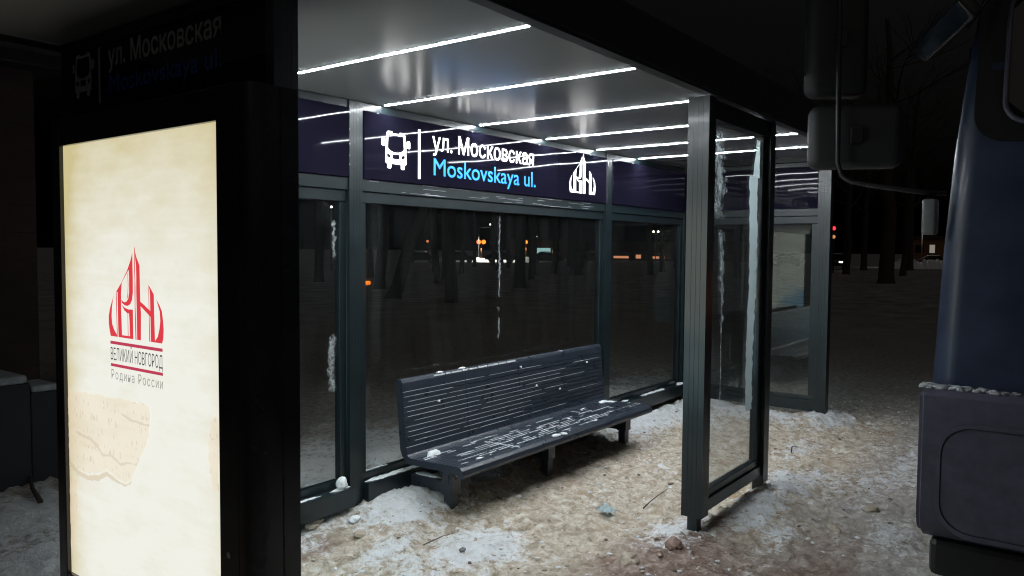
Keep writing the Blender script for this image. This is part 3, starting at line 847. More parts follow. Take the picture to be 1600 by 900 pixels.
# ------------------------------------------------------------------ poster lightbox at the end of the shelter
lb = thing('poster_lightbox', 'tall black lightbox with glowing cream poster carrying a red emblem', 'lightbox', (1.62, 2.9, 0))
XF = 1.500
LY0, LY1, LZ0, LZ1 = 2.375, 3.545, 0.275, 2.125
def lb_prof():
    pts = [(XF+.004, 3.615)]
    r = 0.060
    for k in range(9):
        a = math.radians(180 + 90*k/8)
        pts.append((XF + .003 + r + r*math.cos(a), 2.185 + r + r*math.sin(a)))
    pts += [(1.615, 2.185), (1.618, 2.189), (1.622, 2.189), (1.625, 2.185), (1.690, 2.185), (1.748, 2.262), (1.748, 3.615)]
    return pts
def frame_piece(y0, y1, z0, z1):
    bm = new(); box(bm, XF, XF+.06, y0, y1, z0, z1, .004); return bm
bm = new()
prof = lb_prof()
prism(bm, [(XF+.045, 3.615), (XF+.045, 2.25)] + prof[5:], lambda p, q, t: (p, q, t), 0.06, 2.235)
link('body', bm, M['box_paint'], lb, smooth=True)
bm = new()
# rounded front-corner moulding
rm = [(XF+.042, 2.262), (XF+.001, 2.262)] + [(XF + .001 + .055 - .055*math.cos(math.radians(90*k/8)), 2.238 - .050*math.sin(math.radians(90*k/8))) for k in range(9)] + [(XF+.075, 2.24)]
prism(bm, rm, lambda p, q, t: (p, q, t), 0.055, 2.238)
link('corner_moulding', bm, M['box_paint'], lb, smooth=True)
bm = new()
box(bm, XF, XF+.043, 2.264, LY0, 0.055, 2.238, .003)
box(bm, XF, XF+.043, LY1, 3.618, 0.055, 2.238, .003)
box(bm, XF+.001, XF+.043, LY0+.001, LY1-.001, LZ1, 2.238, .003)
box(bm, XF+.001, XF+.043, LY0+.001, LY1-.001, 0.055, LZ0, .003)
link('frame', bm, M['box_paint'], lb)
bm = new()
tube(bm, [(XF-.002, 2.322, .655), (XF+.002, 2.322, .655)], 0.011, 16)
link('lock', bm, M['chrome'], lb, smooth=True)
bm = new(); box(bm, XF+.018, XF+.022, LY0-.002, LY1+.002, LZ0-.002, LZ1+.002)
poster = link('poster', bm, M['poster'], lb, loc=(XF+.02, (LY0+LY1)/2, (LZ0+LZ1)/2))
XP = XF+.0172
KP = XP/1.5
def PY(y): return y*KP
def PZ(z): return CAM_H + (z-CAM_H)*KP
bm = new(); place_polys(bm, LOGO, (XP, PY(3.119), PZ(1.345)), 0.388*KP, 0.358*KP, UY, UZ, 0.0)
link('emblem', bm, M['logo_red'], poster)
bm = new()
box(bm, XP-.0003, XP+.0003, PY(2.731), PY(3.122), PZ(1.315), PZ(1.327)); box(bm, XP-.0003, XP+.0003, PY(2.731), PY(3.121), PZ(1.226), PZ(1.2375))
link('rule', bm, M['bar_red'], poster)
bm = new(); place_text(bm, 'ВЕЛИКИЙ НОВГОРОД', (XP, PY(3.121), PZ(1.252)), 0.390*KP, 0.050*KP, UY, UZ, ref='Н')
link_words(bm, UY, M['ink_dark'], poster)
bm = new(); place_text(bm, 'Родина России', (XP, PY(3.118), PZ(1.1765)), 0.386*KP, 0.038*KP, UY, UZ, ref='Р', track=0.22)
link_words(bm, UY, M['ink_grey'], poster)
# printed birch-bark scraps
def scrap(pts, m, lift, amp, seed):
    r = random.Random(seed)
    out = []
    pts = [(min(max(PY(a), LY0+.001), LY1-.001), PZ(b)) for a, b in pts]
    for (a, b), (c, d) in zip(pts, pts[1:]+pts[:1]):
        n = max(2, int(math.hypot(a-c, b-d)/.018))
        for k in range(n):
            out.append((min(LY1, max(LY0, a+(c-a)*k/n + r.uniform(-amp, amp))), b+(d-b)*k/n + r.uniform(-amp, amp)))
    bm = new(); b = bmesh.new()
    f = b.faces.new([b.verts.new((XP-lift, p[0], p[1])) for p in out]); f.normal_update()
    if f.normal.x > 0: f.normal_flip()
    bmesh.ops.triangulate(b, faces=[f]); merge(bm, b)
    o = link('bark_print', bm, m, poster, loc=(XF+.02, (LY0+LY1)/2, (LZ0+LZ1)/2))
    return o
scrap([(3.54, 1.085), (3.40, 1.092), (3.15, 1.098), (2.86, 1.105), (2.823, 1.09), (2.825, 1.03), (2.86, .95), (2.91, .88), (2.965, .80), (3.02, .775), (3.10, .785), (3.17, .80), (3.24, .775), (3.33, .757), (3.42, .76), (3.47, .79), (3.54, .80)], M['birch'], 0.0002, .006, 3)
scrap([(3.47, .92), (3.40, .918), (3.30, .91), (3.25, .895), (3.20, .860), (3.12, .868), (3.06, .845), (3.0, .862), (2.935, .855), (2.905, .885), (2.92, .868), (3.0, .851), (3.06, .832), (3.13, .856), (3.20, .847), (3.26, .880), (3.31, .898), (3.42, .905)], M['birch_edge'], 0.0005, .003, 4)
scrap([(3.05, 1.045), (2.96, 1.035), (2.87, 1.03), (2.832, 1.035), (2.835, 1.022), (2.88, 1.018), (2.97, 1.024), (3.03, 1.034)], M['birch_edge'], 0.0005, .003, 5)
scrap([(3.50, .785), (3.42, .750), (3.33, .745), (3.24, .765), (3.17, .79), (3.10, .775), (3.02, .765), (2.97, .79), (2.98, .775), (3.03, .755), (3.10, .762), (3.17, .77), (3.24, .74), (3.34, .725), (3.43, .732), (3.53, .76)], M['birch_edge'], 0.0004, .003, 6)
scrap([(3.54, .74), (3.44, .70), (3.43, .60), (3.45, .50), (3.47, .40), (3.54, .36)], M['birch'], 0.0002, .008, 7)
scrap([(2.42, 1.10), (2.378, 1.14), (2.378, .86), (2.40, .86), (2.435, .92), (2.44, 1.02)], M['birch'], 0.0002, .006, 8)

def map_mat():
    m = mat('backlit_city_map', (0.3, 0.3, 0.27), 0.35, emit=(1, 1, 1), estr=INNER_GLOW)
    nt = m.node_tree; N = nt.nodes; L = nt.links; p = N['Principled BSDF']
    tc = N.new('ShaderNodeTexCoord')
    nz = N.new('ShaderNodeTexNoise'); nz.inputs['Scale'].default_value = 2.2; nz.inputs['Detail'].default_value = 5; nz.inputs['Distortion'].default_value = .6
    L.new(tc.outputs['Object'], nz.inputs['Vector'])
    sp = N.new('ShaderNodeSeparateXYZ'); L.new(tc.outputs['Object'], sp.inputs[0])
    ad = N.new('ShaderNodeMath'); ad.operation = 'MULTIPLY_ADD'; L.new(sp.outputs['Z'], ad.inputs[0]); ad.inputs[1].default_value = -.30; L.new(nz.outputs['Fac'], ad.inputs[2])
    a2 = N.new('ShaderNodeMath'); a2.operation = 'MULTIPLY_ADD'; L.new(sp.outputs['Y'], a2.inputs[0]); a2.inputs[1].default_value = .25; L.new(ad.outputs[0], a2.inputs[2])
    cr = N.new('ShaderNodeValToRGB'); e = cr.color_ramp.elements
    e[0].position = .62; e[0].color = (.82, .86, .74, 1); e[1].position = .66; e[1].color = (.22, .46, .62, 1)
    L.new(a2.outputs[0], cr.inputs[0]); L.new(cr.outputs[0], p.inputs['Emission Color'])
    return m
bm = new(); box(bm, 1.7495, 1.7515, LY0, LY1, LZ0, LZ1); link('inner_map', bm, map_mat(), lb, loc=(1.7505, (LY0+LY1)/2, (LZ0+LZ1)/2))
bm = new()
for y0, y1, z0, z1 in ((2.275, LY0-.001, .07, 2.2), (LY1+.001, 3.61, .07, 2.2), (LY0, LY1, .07, LZ0-.001), (LY0, LY1, LZ1+.001, 2.2)): box(bm, 1.7485, 1.7605, y0, y1, z0, z1, .002)
link('inner_frame', bm, M['box_paint'], lb)

# ------------------------------------------------------------------ bench
bench = thing('bench', 'long dark grey slatted metal bench with snow in its grooves', 'bench', (4.8, 3.3, 0))
BX0, BX1 = 3.545, 6.060
def grooved_line(p, q, n, out, g=0.006, d=0.006):
    """points from p to q with n grooves cut along -out"""
    p, q = Vector(p), Vector(q); t = q-p; L_ = t.length; t.normalize(); out = Vector(out).normalized()
    pts = [tuple(p)]; cs = []
    for k in range(n):
        c = p + t*L_*((k+0.7)/(n+0.4))
        cs.append(c.copy())
        for s, o in ((-g/2, 0), (-g/2+.001, -d), (g/2-.001, -d), (g/2, 0)):
            w = c + t*s + out*o; pts.append((w.x, w.y))
    pts.append(tuple(q))
    return pts, cs
seat_top, seat_g = grooved_line((3.075, .372), (3.455, .358), 11, (0.04, 1))
seat_prof = [(3.090, .325)] + [(3.045+.0*0, .300), (3.030, .305), (3.026, .325), (3.032, .350), (3.050, .367)] + seat_top + [(3.472, .360), (3.487, .366), (3.497, .377), (3.535, .352), (3.515, .322), (3.49, .318)]
back_face, back_g = grooved_line((3.503, .400), (3.541, .800), 12, (-1, .09))
back_prof = [(3.4985, .379)] + back_face + [(3.545, .835), (3.553, .851), (3.568, .859), (3.585, .857), (3.596, .846), (3.598, .83), (3.560, .40), (3.5365, .354)]
seams = [BX0 + (BX1-BX0)*k/4 for k in range(5)]
for nm, pr in (('seat', seat_prof), ('backrest', back_prof)):
    bm = new()
    for a, b in zip(seams, seams[1:]):
        prism(bm, pr, lambda p, q, t: (t, p, q), a+.0015, b-.0015)
    link(nm, bm, M['bench'], bench)
for lx in (3.705, 4.795, 5.985):
    bm = new(); box(bm, lx-.045, lx+.045, 3.215, 3.305, 0.13, 0.312, .004); box(bm, lx-.034, lx+.034, 3.228, 3.294, -0.2, 0.128, .003)
    leg = link('leg', bm, M['bench'], bench)
    bm = new(); box(bm, lx-.035, lx+.035, 3.307, 3.583, 0.135, 0.215, .004); link('arm', bm, M['bench'], bench)
    bm = new(); box(bm, lx-.03, lx+.03, 3.17, 3.50, 0.3135, 0.3165, .001); link('seat_bracket', bm, M['bench'], bench)
    bm = new(); tube(bm, [(lx+.0, 3.211, .262), (lx+.0, 3.2155, .262)], .011, 12); link('bolt', bm, M['chrome'], leg, smooth=True)

# snow caught in the grooves and on the rails
def snow_bits():
    bm = new(); r = random.Random(4)
    for c in seat_g:
        x = BX0 + r.uniform(0, .3)
        while x < BX1-.05:
            dens = 0.35 + 0.65*math.exp(-((x-4.5)/1.1)**2)
            L_ = r.uniform(.04, .30)
            if r.random() < dens*.72:
                w = r.uniform(.0015, .0042)
                x1 = min(x+L_, BX1-.02)
                box(bm, x, x1, c.x-w, c.x+w, c.y-.006, c.y+r.uniform(.0012, .0025))
            x += L_ + r.uniform(.01, .14)
    for c in back_g:
        x = BX0 + r.uniform(0, .1)
        while x < BX1-.05:
            L_ = r.uniform(.25, .9)
            if x < 4.9 and r.random() < .85 or r.random() < .20:
                x1 = min(x+L_, BX1-.03)
                box(bm, x, x1, c.x-.0004, c.x+.004, c.y-.0022, c.y-.0008)
            x += L_ + r.uniform(.0, .06)
    def blob(x, y, z, a, b, h, seed):
        bb = bmesh.new(); bmesh.ops.create_icosphere(bb, subdivisions=3, radius=1)
        q = random.Random(seed); o = Vector((q.random()*9, q.random()*9, q.random()*9))
        from mathutils import noise
        for v in bb.verts:
            n = 1 + .35*noise.noise(v.co*1.6+o) + .15*noise.noise(v.co*4+o)
            v.co = Vector((x + v.co.x*a*n, y + v.co.y*b*n, z + max(v.co.z, -.2)*h*n))
        for f in bb.faces: f.smooth = True
        merge(bm, bb)
    for (x, y, a, b, h) in ((3.72, 3.42, .055, .035, .032), (3.66, 3.40, .025, .02, .015), (3.80, 3.10, .05, .025, .007), (3.95, 3.13, .03, .02, .006), (4.62, 3.06, .05, .02, .012), (4.70, 3.05, .02, .03, .01), (5.95, 3.45, .06, .03, .02), (6.0, 3.40, .04, .03, .012), (5.55, 3.40, .07, .012, .005), (5.62, 3.20, .05, .015, .005), (5.75, 3.25, .06, .015, .005)):
        blob(x, y, .367 - (y-3.07)*.035, a, b, h, int(x*100))
    for k in range(26):
        x = r.uniform(3.7, 5.9); y = r.uniform(3.08, 3.44)
        blob(x, y, .370-(y-3.07)*.036, r.uniform(.012, .065), r.uniform(.004, .011), r.uniform(.0015, .004), k)
    # seams and top of the backrest
    for s in seams[1:4]:
        z = .37
        for k in range(9):
            y0 = 3.06 + k*.044
            if r.random() < .55: box(bm, s-.0035, s+.0035, y0, y0+.04, z-.004-(y0-3.07)*.036, z+.0030-(y0-3.07)*.036)
        if r.random() < .8: box(bm, s-.004, s+.004, 3.549, 3.590, .853, .8612)
    for (a, b) in ((3.85, 4.17), (4.2, 4.72)):
        x = a
        while x < b:
            L_ = r.uniform(.03, .12); box(bm, x, x+L_, 3.5440, 3.5510, .842, .8505+r.uniform(0, .002)); x += L_+r.uniform(0, .02)
    for (x, z) in ((3.88, .67), (4.83, .79), (5.02, .62), (5.35, .55), (5.80, .72)):
        blob(x, 3.5+ (z-.4)*.095, z, .012, .006, .012, int(x*77))
    for s in (3.93, 4.17): blob(s, 3.57, .858, .035, .016, .008, int(s*50))
    o = link('snow_dusting', bm, M['snow'], None)
    tag(o, 'thin lines and clots of snow caught in the bench grooves', None, None, 'stuff')
    # ledges of the back wall and end wall
    bm = new()
    def ridge(x0, x1, y0, y1, z, hh, seed, along='x'):
        n = max(4, int((x1-x0)/.02)); q = random.Random(seed)
        ra = []
        for k in range(n+1):
            x = x0+(x1-x0)*k/n
            e = min(1, k/3, (n-k)/3)
            w = (y1-y0)*(.55+.45*q.random())*max(e, .15); h = hh*(.4+.6*q.random())*max(e, .1)
            ym = (y0+y1)/2 + q.uniform(-.004, .004)
            ra.append([(x, ym-w/2, z), (x, ym-w*.3, z+h*.8), (x, ym, z+h), (x, ym+w*.3, z+h*.8), (x, ym+w/2, z)])
        vs_ = [[bm.verts.new((p if along == 'x' else (p[1], p[0], p[2]))) for p in rr] for rr in ra]
        for a, b in zip(vs_, vs_[1:]):
            for k in range(4):
                f = bm.faces.new((a[k], a[k+1], b[k+1], b[k])); f.smooth = True
    ridge(3.30, 3.85, 3.59, 3.655, .2362, .012, 1); ridge(3.86, 4.35, 3.60, 3.66, .2362, .014, 2); ridge(6.1, 6.26, 3.59, 3.65, .2362, .02, 3)
    ridge(6.42, 6.75, 3.60, 3.65, .2362, .012, 4); ridge(7.0, 7.55, 3.60, 3.65, .2362, .010, 5); ridge(7.82, 8.0, 3.585, 3.66, .2362, .035, 6)
    ridge(3.02, 3.185, 3.59, 3.66, .2362, .022, 7); ridge(2.7, 2.95, 3.60, 3.64, .2362, .006, 8); ridge(3.32, 3.56, 3.675, 3.70, .282, .008, 12)
    ridge(3.34, 3.55, 3.672, 3.74, .2164, .008, 9, 'y')
    blob(3.105, 3.615, .262, .035, .03, .055, 91)
    for k in range(3):
        lx = (3.705, 4.795, 5.985)[k]
        blob(lx, 3.46, .2165, .03, .10, .012, 200+k)
    o = link('snow_ridge', bm, M['snow'], None)
    tag(o, 'narrow ridge of snow lying along the lower rails of the shelter', None, None, 'stuff')
snow_bits()

# ------------------------------------------------------------------ blue truck pulled up at the stop
tr = thing('truck', 'dark blue cab of a heavy truck at the kerb with snow on its bumper', 'truck', (5.2, -.65, 0))
TY0, TY1 = -1.90, 0.605
TXF = 4.08
def cab_body():
    bm = new()
    # plan outline with rounded front corners, narrowing upward
    rings = []
    for z, ins, fx in ((0.95, 0.0, 0.0), (1.15, 0.0, 0.0), (1.7, 0.022, 0.015), (2.17, 0.052, .035), (2.55, 0.085, .10), (2.95, 0.125, .20), (3.06, .18, .28), (3.10, .30, .40)):
        y0, y1, x0, x1, r = TY0+ins, TY1-ins, TXF+fx, 5.75, .11
        ring = []
        for cx, cy0, a0 in ((x0+r, y1-r, 90), (x0+r, y0+r, 180)):
            for k in range(9):
                a = math.radians(a0+90*k/8); ring.append((cx+r*math.cos(a), cy0+r*math.sin(a), z))
        ring += [(x1, y0, z), (x1, y1, z)]
        rings.append([bm.verts.new(p) for p in ring])
    n = len(rings[0])
    for a, b in zip(rings, rings[1:]):
        for k in range(n):
            f = bm.faces.new((a[k], a[(k+1) % n], b[(k+1) % n], b[k])); f.smooth = True
    bm.faces.new(rings[-1]); bm.faces.new(rings[0][::-1])
    bmesh.ops.recalc_face_normals(bm, faces=bm.faces[:])
    return bm
cab_o = link('cab', cab_body(), M['cab'], tr, smooth=True)
def on_front(z):   # x of the cab's front face at height z
    zs = (0.95, 1.15, 1.7, 2.17, 2.55, 2.95); fs = (0, 0, .015, .035, .10, .20)
    return TXF + float(np.interp(z, zs, fs))
def front_sheet(poly, lift, thick, m, name, parent):
    bm = new()
    A = [bm.verts.new((on_front(z)-lift, y, z)) for y, z in poly]; B = [bm.verts.new((on_front(z)-lift+thick, y, z)) for y, z in poly]
    n = len(poly); bm.faces.new(A); bm.faces.new(B[::-1])
    for i in range(n): bm.faces.new((A[i], B[i], B[(i+1) % n], A[(i+1) % n]))
    bmesh.ops.recalc_face_normals(bm, faces=bm.faces[:])
    bmesh.ops.triangulate(bm, faces=[f for f in bm.faces if len(f.verts) > 4])
    return link(name, bm, m, parent)
front_sheet(rrect(-1.78, .47, 2.20, 2.97, .13), .012, .02, M['truck_black'], 'windscreen_surround', tr)
front_sheet(rrect(-1.66, .345, 2.285, 2.90, .10), .020, .006, M['dark_glass'], 'windscreen', tr)
pl = rrect(-1.66, .350, 2.28, 2.905, .10, 8)
bm = new(); tube(bm, [(on_front(z)-.022, y, z) for y, z in pl + pl[:2]], .012, 8, cap=False); link('gasket', bm, M['bumper'], tr)
front_sheet(rrect(-1.35, .02, 1.32, 1.98, .05), .012, .014, M['truck_black'], 'grille', tr)
bm = new(); tube(bm, [(on_front(2.25)-.05, -.1, 2.24), (on_front(2.4)-.04, -.30, 2.42), (on_front(2.6)-.03, -.62, 2.55)], .008, 6); link('wiper', bm, M['truck_black'], tr)
# bumper with a rounded recess
bm = new()
bp = rrect(0, 1, 0, 1, .1)
def bumper():
    bm = new()
    y0, y1 = -1.95, .640
    prof = [(3.93, 1.085), (3.905, 1.06), (3.90, .98), (3.90, .50), (3.925, .44), (3.985, .40), (4.10, .40), (4.30, .42), (4.45, .5), (4.45, 1.085)]
    prism(bm, prof, lambda p, q, t: (p, t, q), y0+.02, y1-.02)
    bmesh.ops.bevel(bm, geom=[e for e in bm.edges if abs(e.verts[0].co.y-e.verts[1].co.y) < 1e-5 and e.verts[0].co.x < 4.4], offset=.02, segments=3, affect='EDGES')
    return bm
bump = link('bumper', bumper(), M['bumper'], tr, smooth=True)
bump.location.y = 0
def ring_on(y0, y1, z0, z1, r, w, x, name, m, parent, t=.012):
    bm = new()
    o_, i_ = rrect(y0, y1, z0, z1, r), rrect(y0+w, y1-w, z0+w, z1-w, max(r-w, .01))
    n = len(o_)
    V = [[bm.verts.new((xx, p[0], p[1])) for p in q] for q, xx in ((o_, x), (i_, x), (o_, x+t), (i_, x+t))]
    for k in range(n):
        j = (k+1) % n
        bm.faces.new((V[0][k], V[0][j], V[1][j], V[1][k])); bm.faces.new((V[1][k], V[1][j], V[3][j], V[3][k])); bm.faces.new((V[0][k], V[2][k], V[2][j], V[0][j]))
    bmesh.ops.recalc_face_normals(bm, faces=bm.faces[:])
    return link(name, bm, m, parent)
ring_on(-.36, .545, .44, .955, .145, .020, 3.889, 'recess_lip', M['bumper'], bump)
ring_on(-1.85, -.95, .44, .955, .10, .020, 3.889, 'recess_lip', M['bumper'], bump)
bm = new(); prism(bm, rrect(-.335, .520, .465, .93, .125), lambda p, q, t: (t, p, q), 3.8935, 3.899); link('recess_panel', bm, M['bumper'], bump)
bm = new(); prism(bm, rrect(-1.825, -.975, .465, .93, .085), lambda p, q, t: (t, p, q), 3.8935, 3.899); link('recess_panel', bm, M['truck_black'], bump)
for y in (-.12, -1.30):
    bm = new(); tube(bm, [(3.870, y, .70), (3.892, y, .70)], .105, 24); link('headlight', bm, M['grey_lens'], tr, smooth=True)
bm = new(); tube(bm, [(3.872, .085, .80), (3.892, .085, .80)], .05, 16); link('turn_signal', bm, mat('turn_signal_lens', (.5, .16, .02), .3), tr, smooth=True)
bm = new(); box(bm, 3.95, 8.9, -1.5, .28, .52, .80, .02); link('chassis', bm, M['truck_black'], tr)
bm = new(); box(bm, 3.96, 4.3, -1.78, .57, .22, .398, .03); link('under_guard', bm, M['truck_black'], tr)
# grey turn lamp on the cab corner, mirror arm and mirrors
bm = new(); box(bm, 4.10, 4.19, .606, .668, 1.785, 1.955, .014, 3); link('turn_lamp', bm, M['grey_lens'], tr, smooth=True)
bm = new()
arm = [(4.06, 1.065, 3.15), (4.06, 1.050, 2.85), (4.06, 1.045, 2.40), (4.06, 1.040, 2.14), (4.06, 1.020, 2.075), (4.06, .975, 2.045), (4.07, .86, 2.02), (4.10, .66, 1.985), (4.18, .58, 1.98)]
tube(bm, arm, .0125, 10)
tube(bm, [(4.06, 1.065, 3.15), (4.07, 1.03, 3.18), (4.2, .75, 3.12), (4.35, .50, 3.02)], .0125, 10)
link('mirror_arm', bm, M['truck_black'], tr)
def mirror(c, w, h, d, yaw, tilt=0.0, roll=0.0, bev=.05, name='side_mirror'):
    T = Matrix.Translation(c) @ Matrix.Rotation(math.radians(yaw), 4, 'Z') @ Matrix.Rotation(math.radians(tilt), 4, 'Y') @ Matrix.Rotation(math.radians(roll), 4, 'X')
    bm = new(); box(bm, -d/2, d/2, -w/2, w/2, -h/2, h/2, bev, 5, mat=T)
    sh = link(name, bm, M['mirror_shell'], tr, smooth=True)
    bm = new(); box(bm, d/2+.001, d/2+.006, -w/2+.035, w/2-.035, -h/2+.035, h/2-.035, .002, mat=T); link('mirror_face', bm, M['mirror_glass'], sh)
    bm = new(); box(bm, -d/2-.02, -d/2-.001, -.03, .03, -.04, .04, .006, mat=T); link('clamp', bm, M['truck_black'], sh)
    return sh
mirror((4.20, 1.10, 2.765), .30, .56, .13, 35)
mirror((4.20, 1.00, 2.280), .44, .32, .14, 22)
kc = Vector((4.00, .595, 2.695))
vd = (kc - Vector((0, 0, CAM_H))).normalized()
kn = (-vd + (Vector((5.0, 2.6, 1.6)) - kc).normalized()).normalized()
kd = Vector((.6, -.8, .97)); ka = (kd - vd*(kd.dot(kn)/vd.dot(kn))).normalized(); kb = kn.cross(ka)
T = Matrix(((kn.x, ka.x, kb.x, kc.x), (kn.y, ka.y, kb.y, kc.y), (kn.z, ka.z, kb.z, kc.z), (0, 0, 0, 1)))
bm = new(); box(bm, -.05, .01, -.235, .235, -.055, .055, .014, 3, mat=T)
km = link('kerb_mirror', bm, M['truck_black'], tr, smooth=True)
bm = new(); box(bm, .0105, .013, -.215, .215, -.040, .040, .001, mat=T); link('mirror_face', bm, M['kerb_glass'], km)
bm = new(); tube(bm, [(4.02, .50, 2.70), (4.12, .42, 2.86), (4.28, .36, 2.97)], .010, 8); link('mirror_bracket', bm, M['truck_black'], tr)
# door, window, handle, cargo bed, side lamp, wheels
bm = new(); box(bm, 4.55, 5.60, .578, .604, 1.1, 2.1, .006); door = link('door', bm, M['cab'], tr)
bm = new(); box(bm, 4.62, 5.52, .535, .556, 2.16, 2.75, .005); link('side_window', bm, M['dark_glass'], tr)
bm = new(); box(bm, 5.40, 5.54, .606, .622, 1.62, 1.655, .006); link('handle', bm, M['truck_black'], door)
bm = new(); box(bm, 5.90, 9.6, -1.92, .63, 1.05, 2.30, .02)
for x in (6.2, 6.9, 7.6, 8.3, 9.0): box(bm, x-.03, x+.03, .632, .66, 1.06, 2.28, .004)
link('cargo_bed', bm, M['cargo'], tr)
bm = new(); box(bm, 6.10, 6.20, .635, .675, 1.285, 1.325, .008); link('side_marker', bm, M['e_amber'], tr)
def wheel(x, y, s):
    bm = new(); tube(bm, [(x, y-.14, .50), (x, y-.11, .50), (x, y+.11, .50), (x, y+.14, .50)], [.42, .50, .50, .42], 28); w = link('wheel', bm, M['rubber'], tr, smooth=True)
    bm = new(); tube(bm, [(x, y+s*.141, .50), (x, y+s*.150, .50)], [.28, .24], 20); link('rim', bm, M['cargo'], w, smooth=True)
for x in (4.95, 7.6, 8.9):
    wheel(x, .42, 1); wheel(x, -1.70, -1)
# snow lying on the bumper ledge
bm = new(); r = random.Random(12)
from mathutils import noise as mnoise
for k in range(90):
    y = .61 - r.random()**1.8*.9; x = 3.975 + r.uniform(-.035, .06)
    b = bmesh.new(); bmesh.ops.create_icosphere(b, subdivisions=2, radius=1)
    o = Vector((k, k*2, 1)); a = r.uniform(.006, .020)*(1 if y > .3 else .5)
    for v in b.verts:
        n = 1+.5*mnoise.noise(v.co*1.5+o); v.co = Vector((x+v.co.x*a*n, y+v.co.y*a*1.4*n, 1.087+max(v.co.z, -.1)*a*.75*n))
    for f in b.faces: f.smooth = True
    merge(bm, b)
o = link('bumper_snow', bm, M['old_snow'], None); tag(o, 'crumbly grey snow lying along the top of the truck bumper', None, None, 'stuff')

# ------------------------------------------------------------------ things lying on the ground
def lump(name, x, y, a, b, h, seed, m, label, cat, group=None, rot=0):
    b_ = bmesh.new(); bmesh.ops.create_icosphere(b_, subdivisions=4, radius=1)
    o = Vector((seed*1.7, seed*.9, seed*.3)); cr, sr = math.cos(rot), math.sin(rot)
    z = gz(x, y)
    for v in b_.verts:
        n = 1 + .30*mnoise.noise(v.co*1.3+o) + .14*mnoise.noise(v.co*3.4+o) + .06*mnoise.noise(v.co*8+o)
        px, py = v.co.x*a*n, v.co.y*b*n
        v.co = Vector((x+px*cr-py*sr, y+px*sr+py*cr, z + h*.35 + v.co.z*h*n))
    for f in b_.faces: f.smooth = True
    ob = link(name, b_, m, None, loc=(x, y, z)); tag(ob, label, cat, group)
G = 'frozen lumps on the ground'
lump('ice_lump', 2.93, 3.66, .085, .055, .032, 1, M['snow_dirty'], 'broad tan ice lump under the low rail beside the lightbox', 'ice lump', G, .6)
lump('ice_lump', 3.105, 3.50, .040, .032, .022, 2, M['snow'], 'small white ice lump below the first back post', 'ice lump', G)
lump('ice_lump', 3.00, 3.335, .042, .032, .022, 3, M['snow_dirty'], 'rounded beige lump in the snow in front of the first back post', 'ice lump', G, .3)
lump('ice_lump', 3.28, 2.80, .022, .018, .014, 4, mat('grey_pebble', (.16, .16, .16), .7, var=.2, vscale=30), 'small dark grey pebble on a white snow patch', 'pebble', G)
lump('ice_lump', 3.70, 1.97, .075, .050, .035, 5, M['snow_dirty'], 'large pale lump on brown slush in front of the bench', 'ice lump', G, .4)
lump('ice_lump', 4.02, 1.86, .052, .045, .042, 6, mat('brown_slush', (.30, .205, .17), .7, var=.3, vscale=25, bump=.004, bscale=60), 'reddish brown slush lump left of the screen foot', 'ice lump', G)
lump('ice_lump', 4.92, 1.22, .10, .035, .018, 7, M['snow_dirty'], 'long flat pale ice chip on the grey slush right of the glass screen', 'ice lump', G, .5)
lump('ice_lump', 5.45, 1.12, .055, .04, .02, 8, M['snow_dirty'], 'two-tone ice chip between the glass screen and the truck', 'ice lump', G)
# crumpled paper
b = bmesh.new()
gN = 9
zz = gz(4.335, 2.476)
vv = [[b.verts.new((4.335 + (i/(gN-1)-.5)*.12 + .008*math.sin(j*2.1), 2.476 + (j/(gN-1)-.5)*.085 + .006*math.cos(i*1.7), zz + .024 + .012*mnoise.noise(Vector((i*.55, j*.55, 3))) + .006*math.sin(i*1.1+j*.7) + j*.003)) for j in range(gN)] for i in range(gN)]
for i in range(gN-1):
    for j in range(gN-1): b.faces.new((vv[i][j], vv[i+1][j], vv[i+1][j+1], vv[i][j+1]))
ex = bmesh.ops.solidify(b, geom=b.faces[:], thickness=.0012)
tag(link('paper_scrap', b, M['paper'], None, loc=(4.335, 2.476, zz)), 'crumpled pale blue paper scrap on the sand in front of the bench', 'litter')
def twig(pts, rad, label):
    bm = new(); P = [(x, y, gz(x, y)+.012+dz) for x, y, dz in pts]
    tube(bm, P, [rad*(1-.6*i/(len(P)-1)) for i in range(len(P))], 6)
    tag(link('twig', bm, M['twig'], None, loc=P[0]), label, 'twig', 'twigs on the ground')
twig([(4.62, 2.36, 0), (4.74, 2.37, .008), (4.86, 2.36, .010), (5.0, 2.37, .004)], .0045, 'bent dark twig on the sand left of the glass screen')
twig([(3.15, 2.98, 0), (3.30, 2.97, .004), (3.42, 2.99, .002)], .003, 'thin straw-like twig on the snow below the bench leg')
twig([(6.6, 2.0, 0), (6.72, 2.03, .012), (6.80, 2.0, .01)], .006, 'short dark twig on the ground beyond the glass screen')
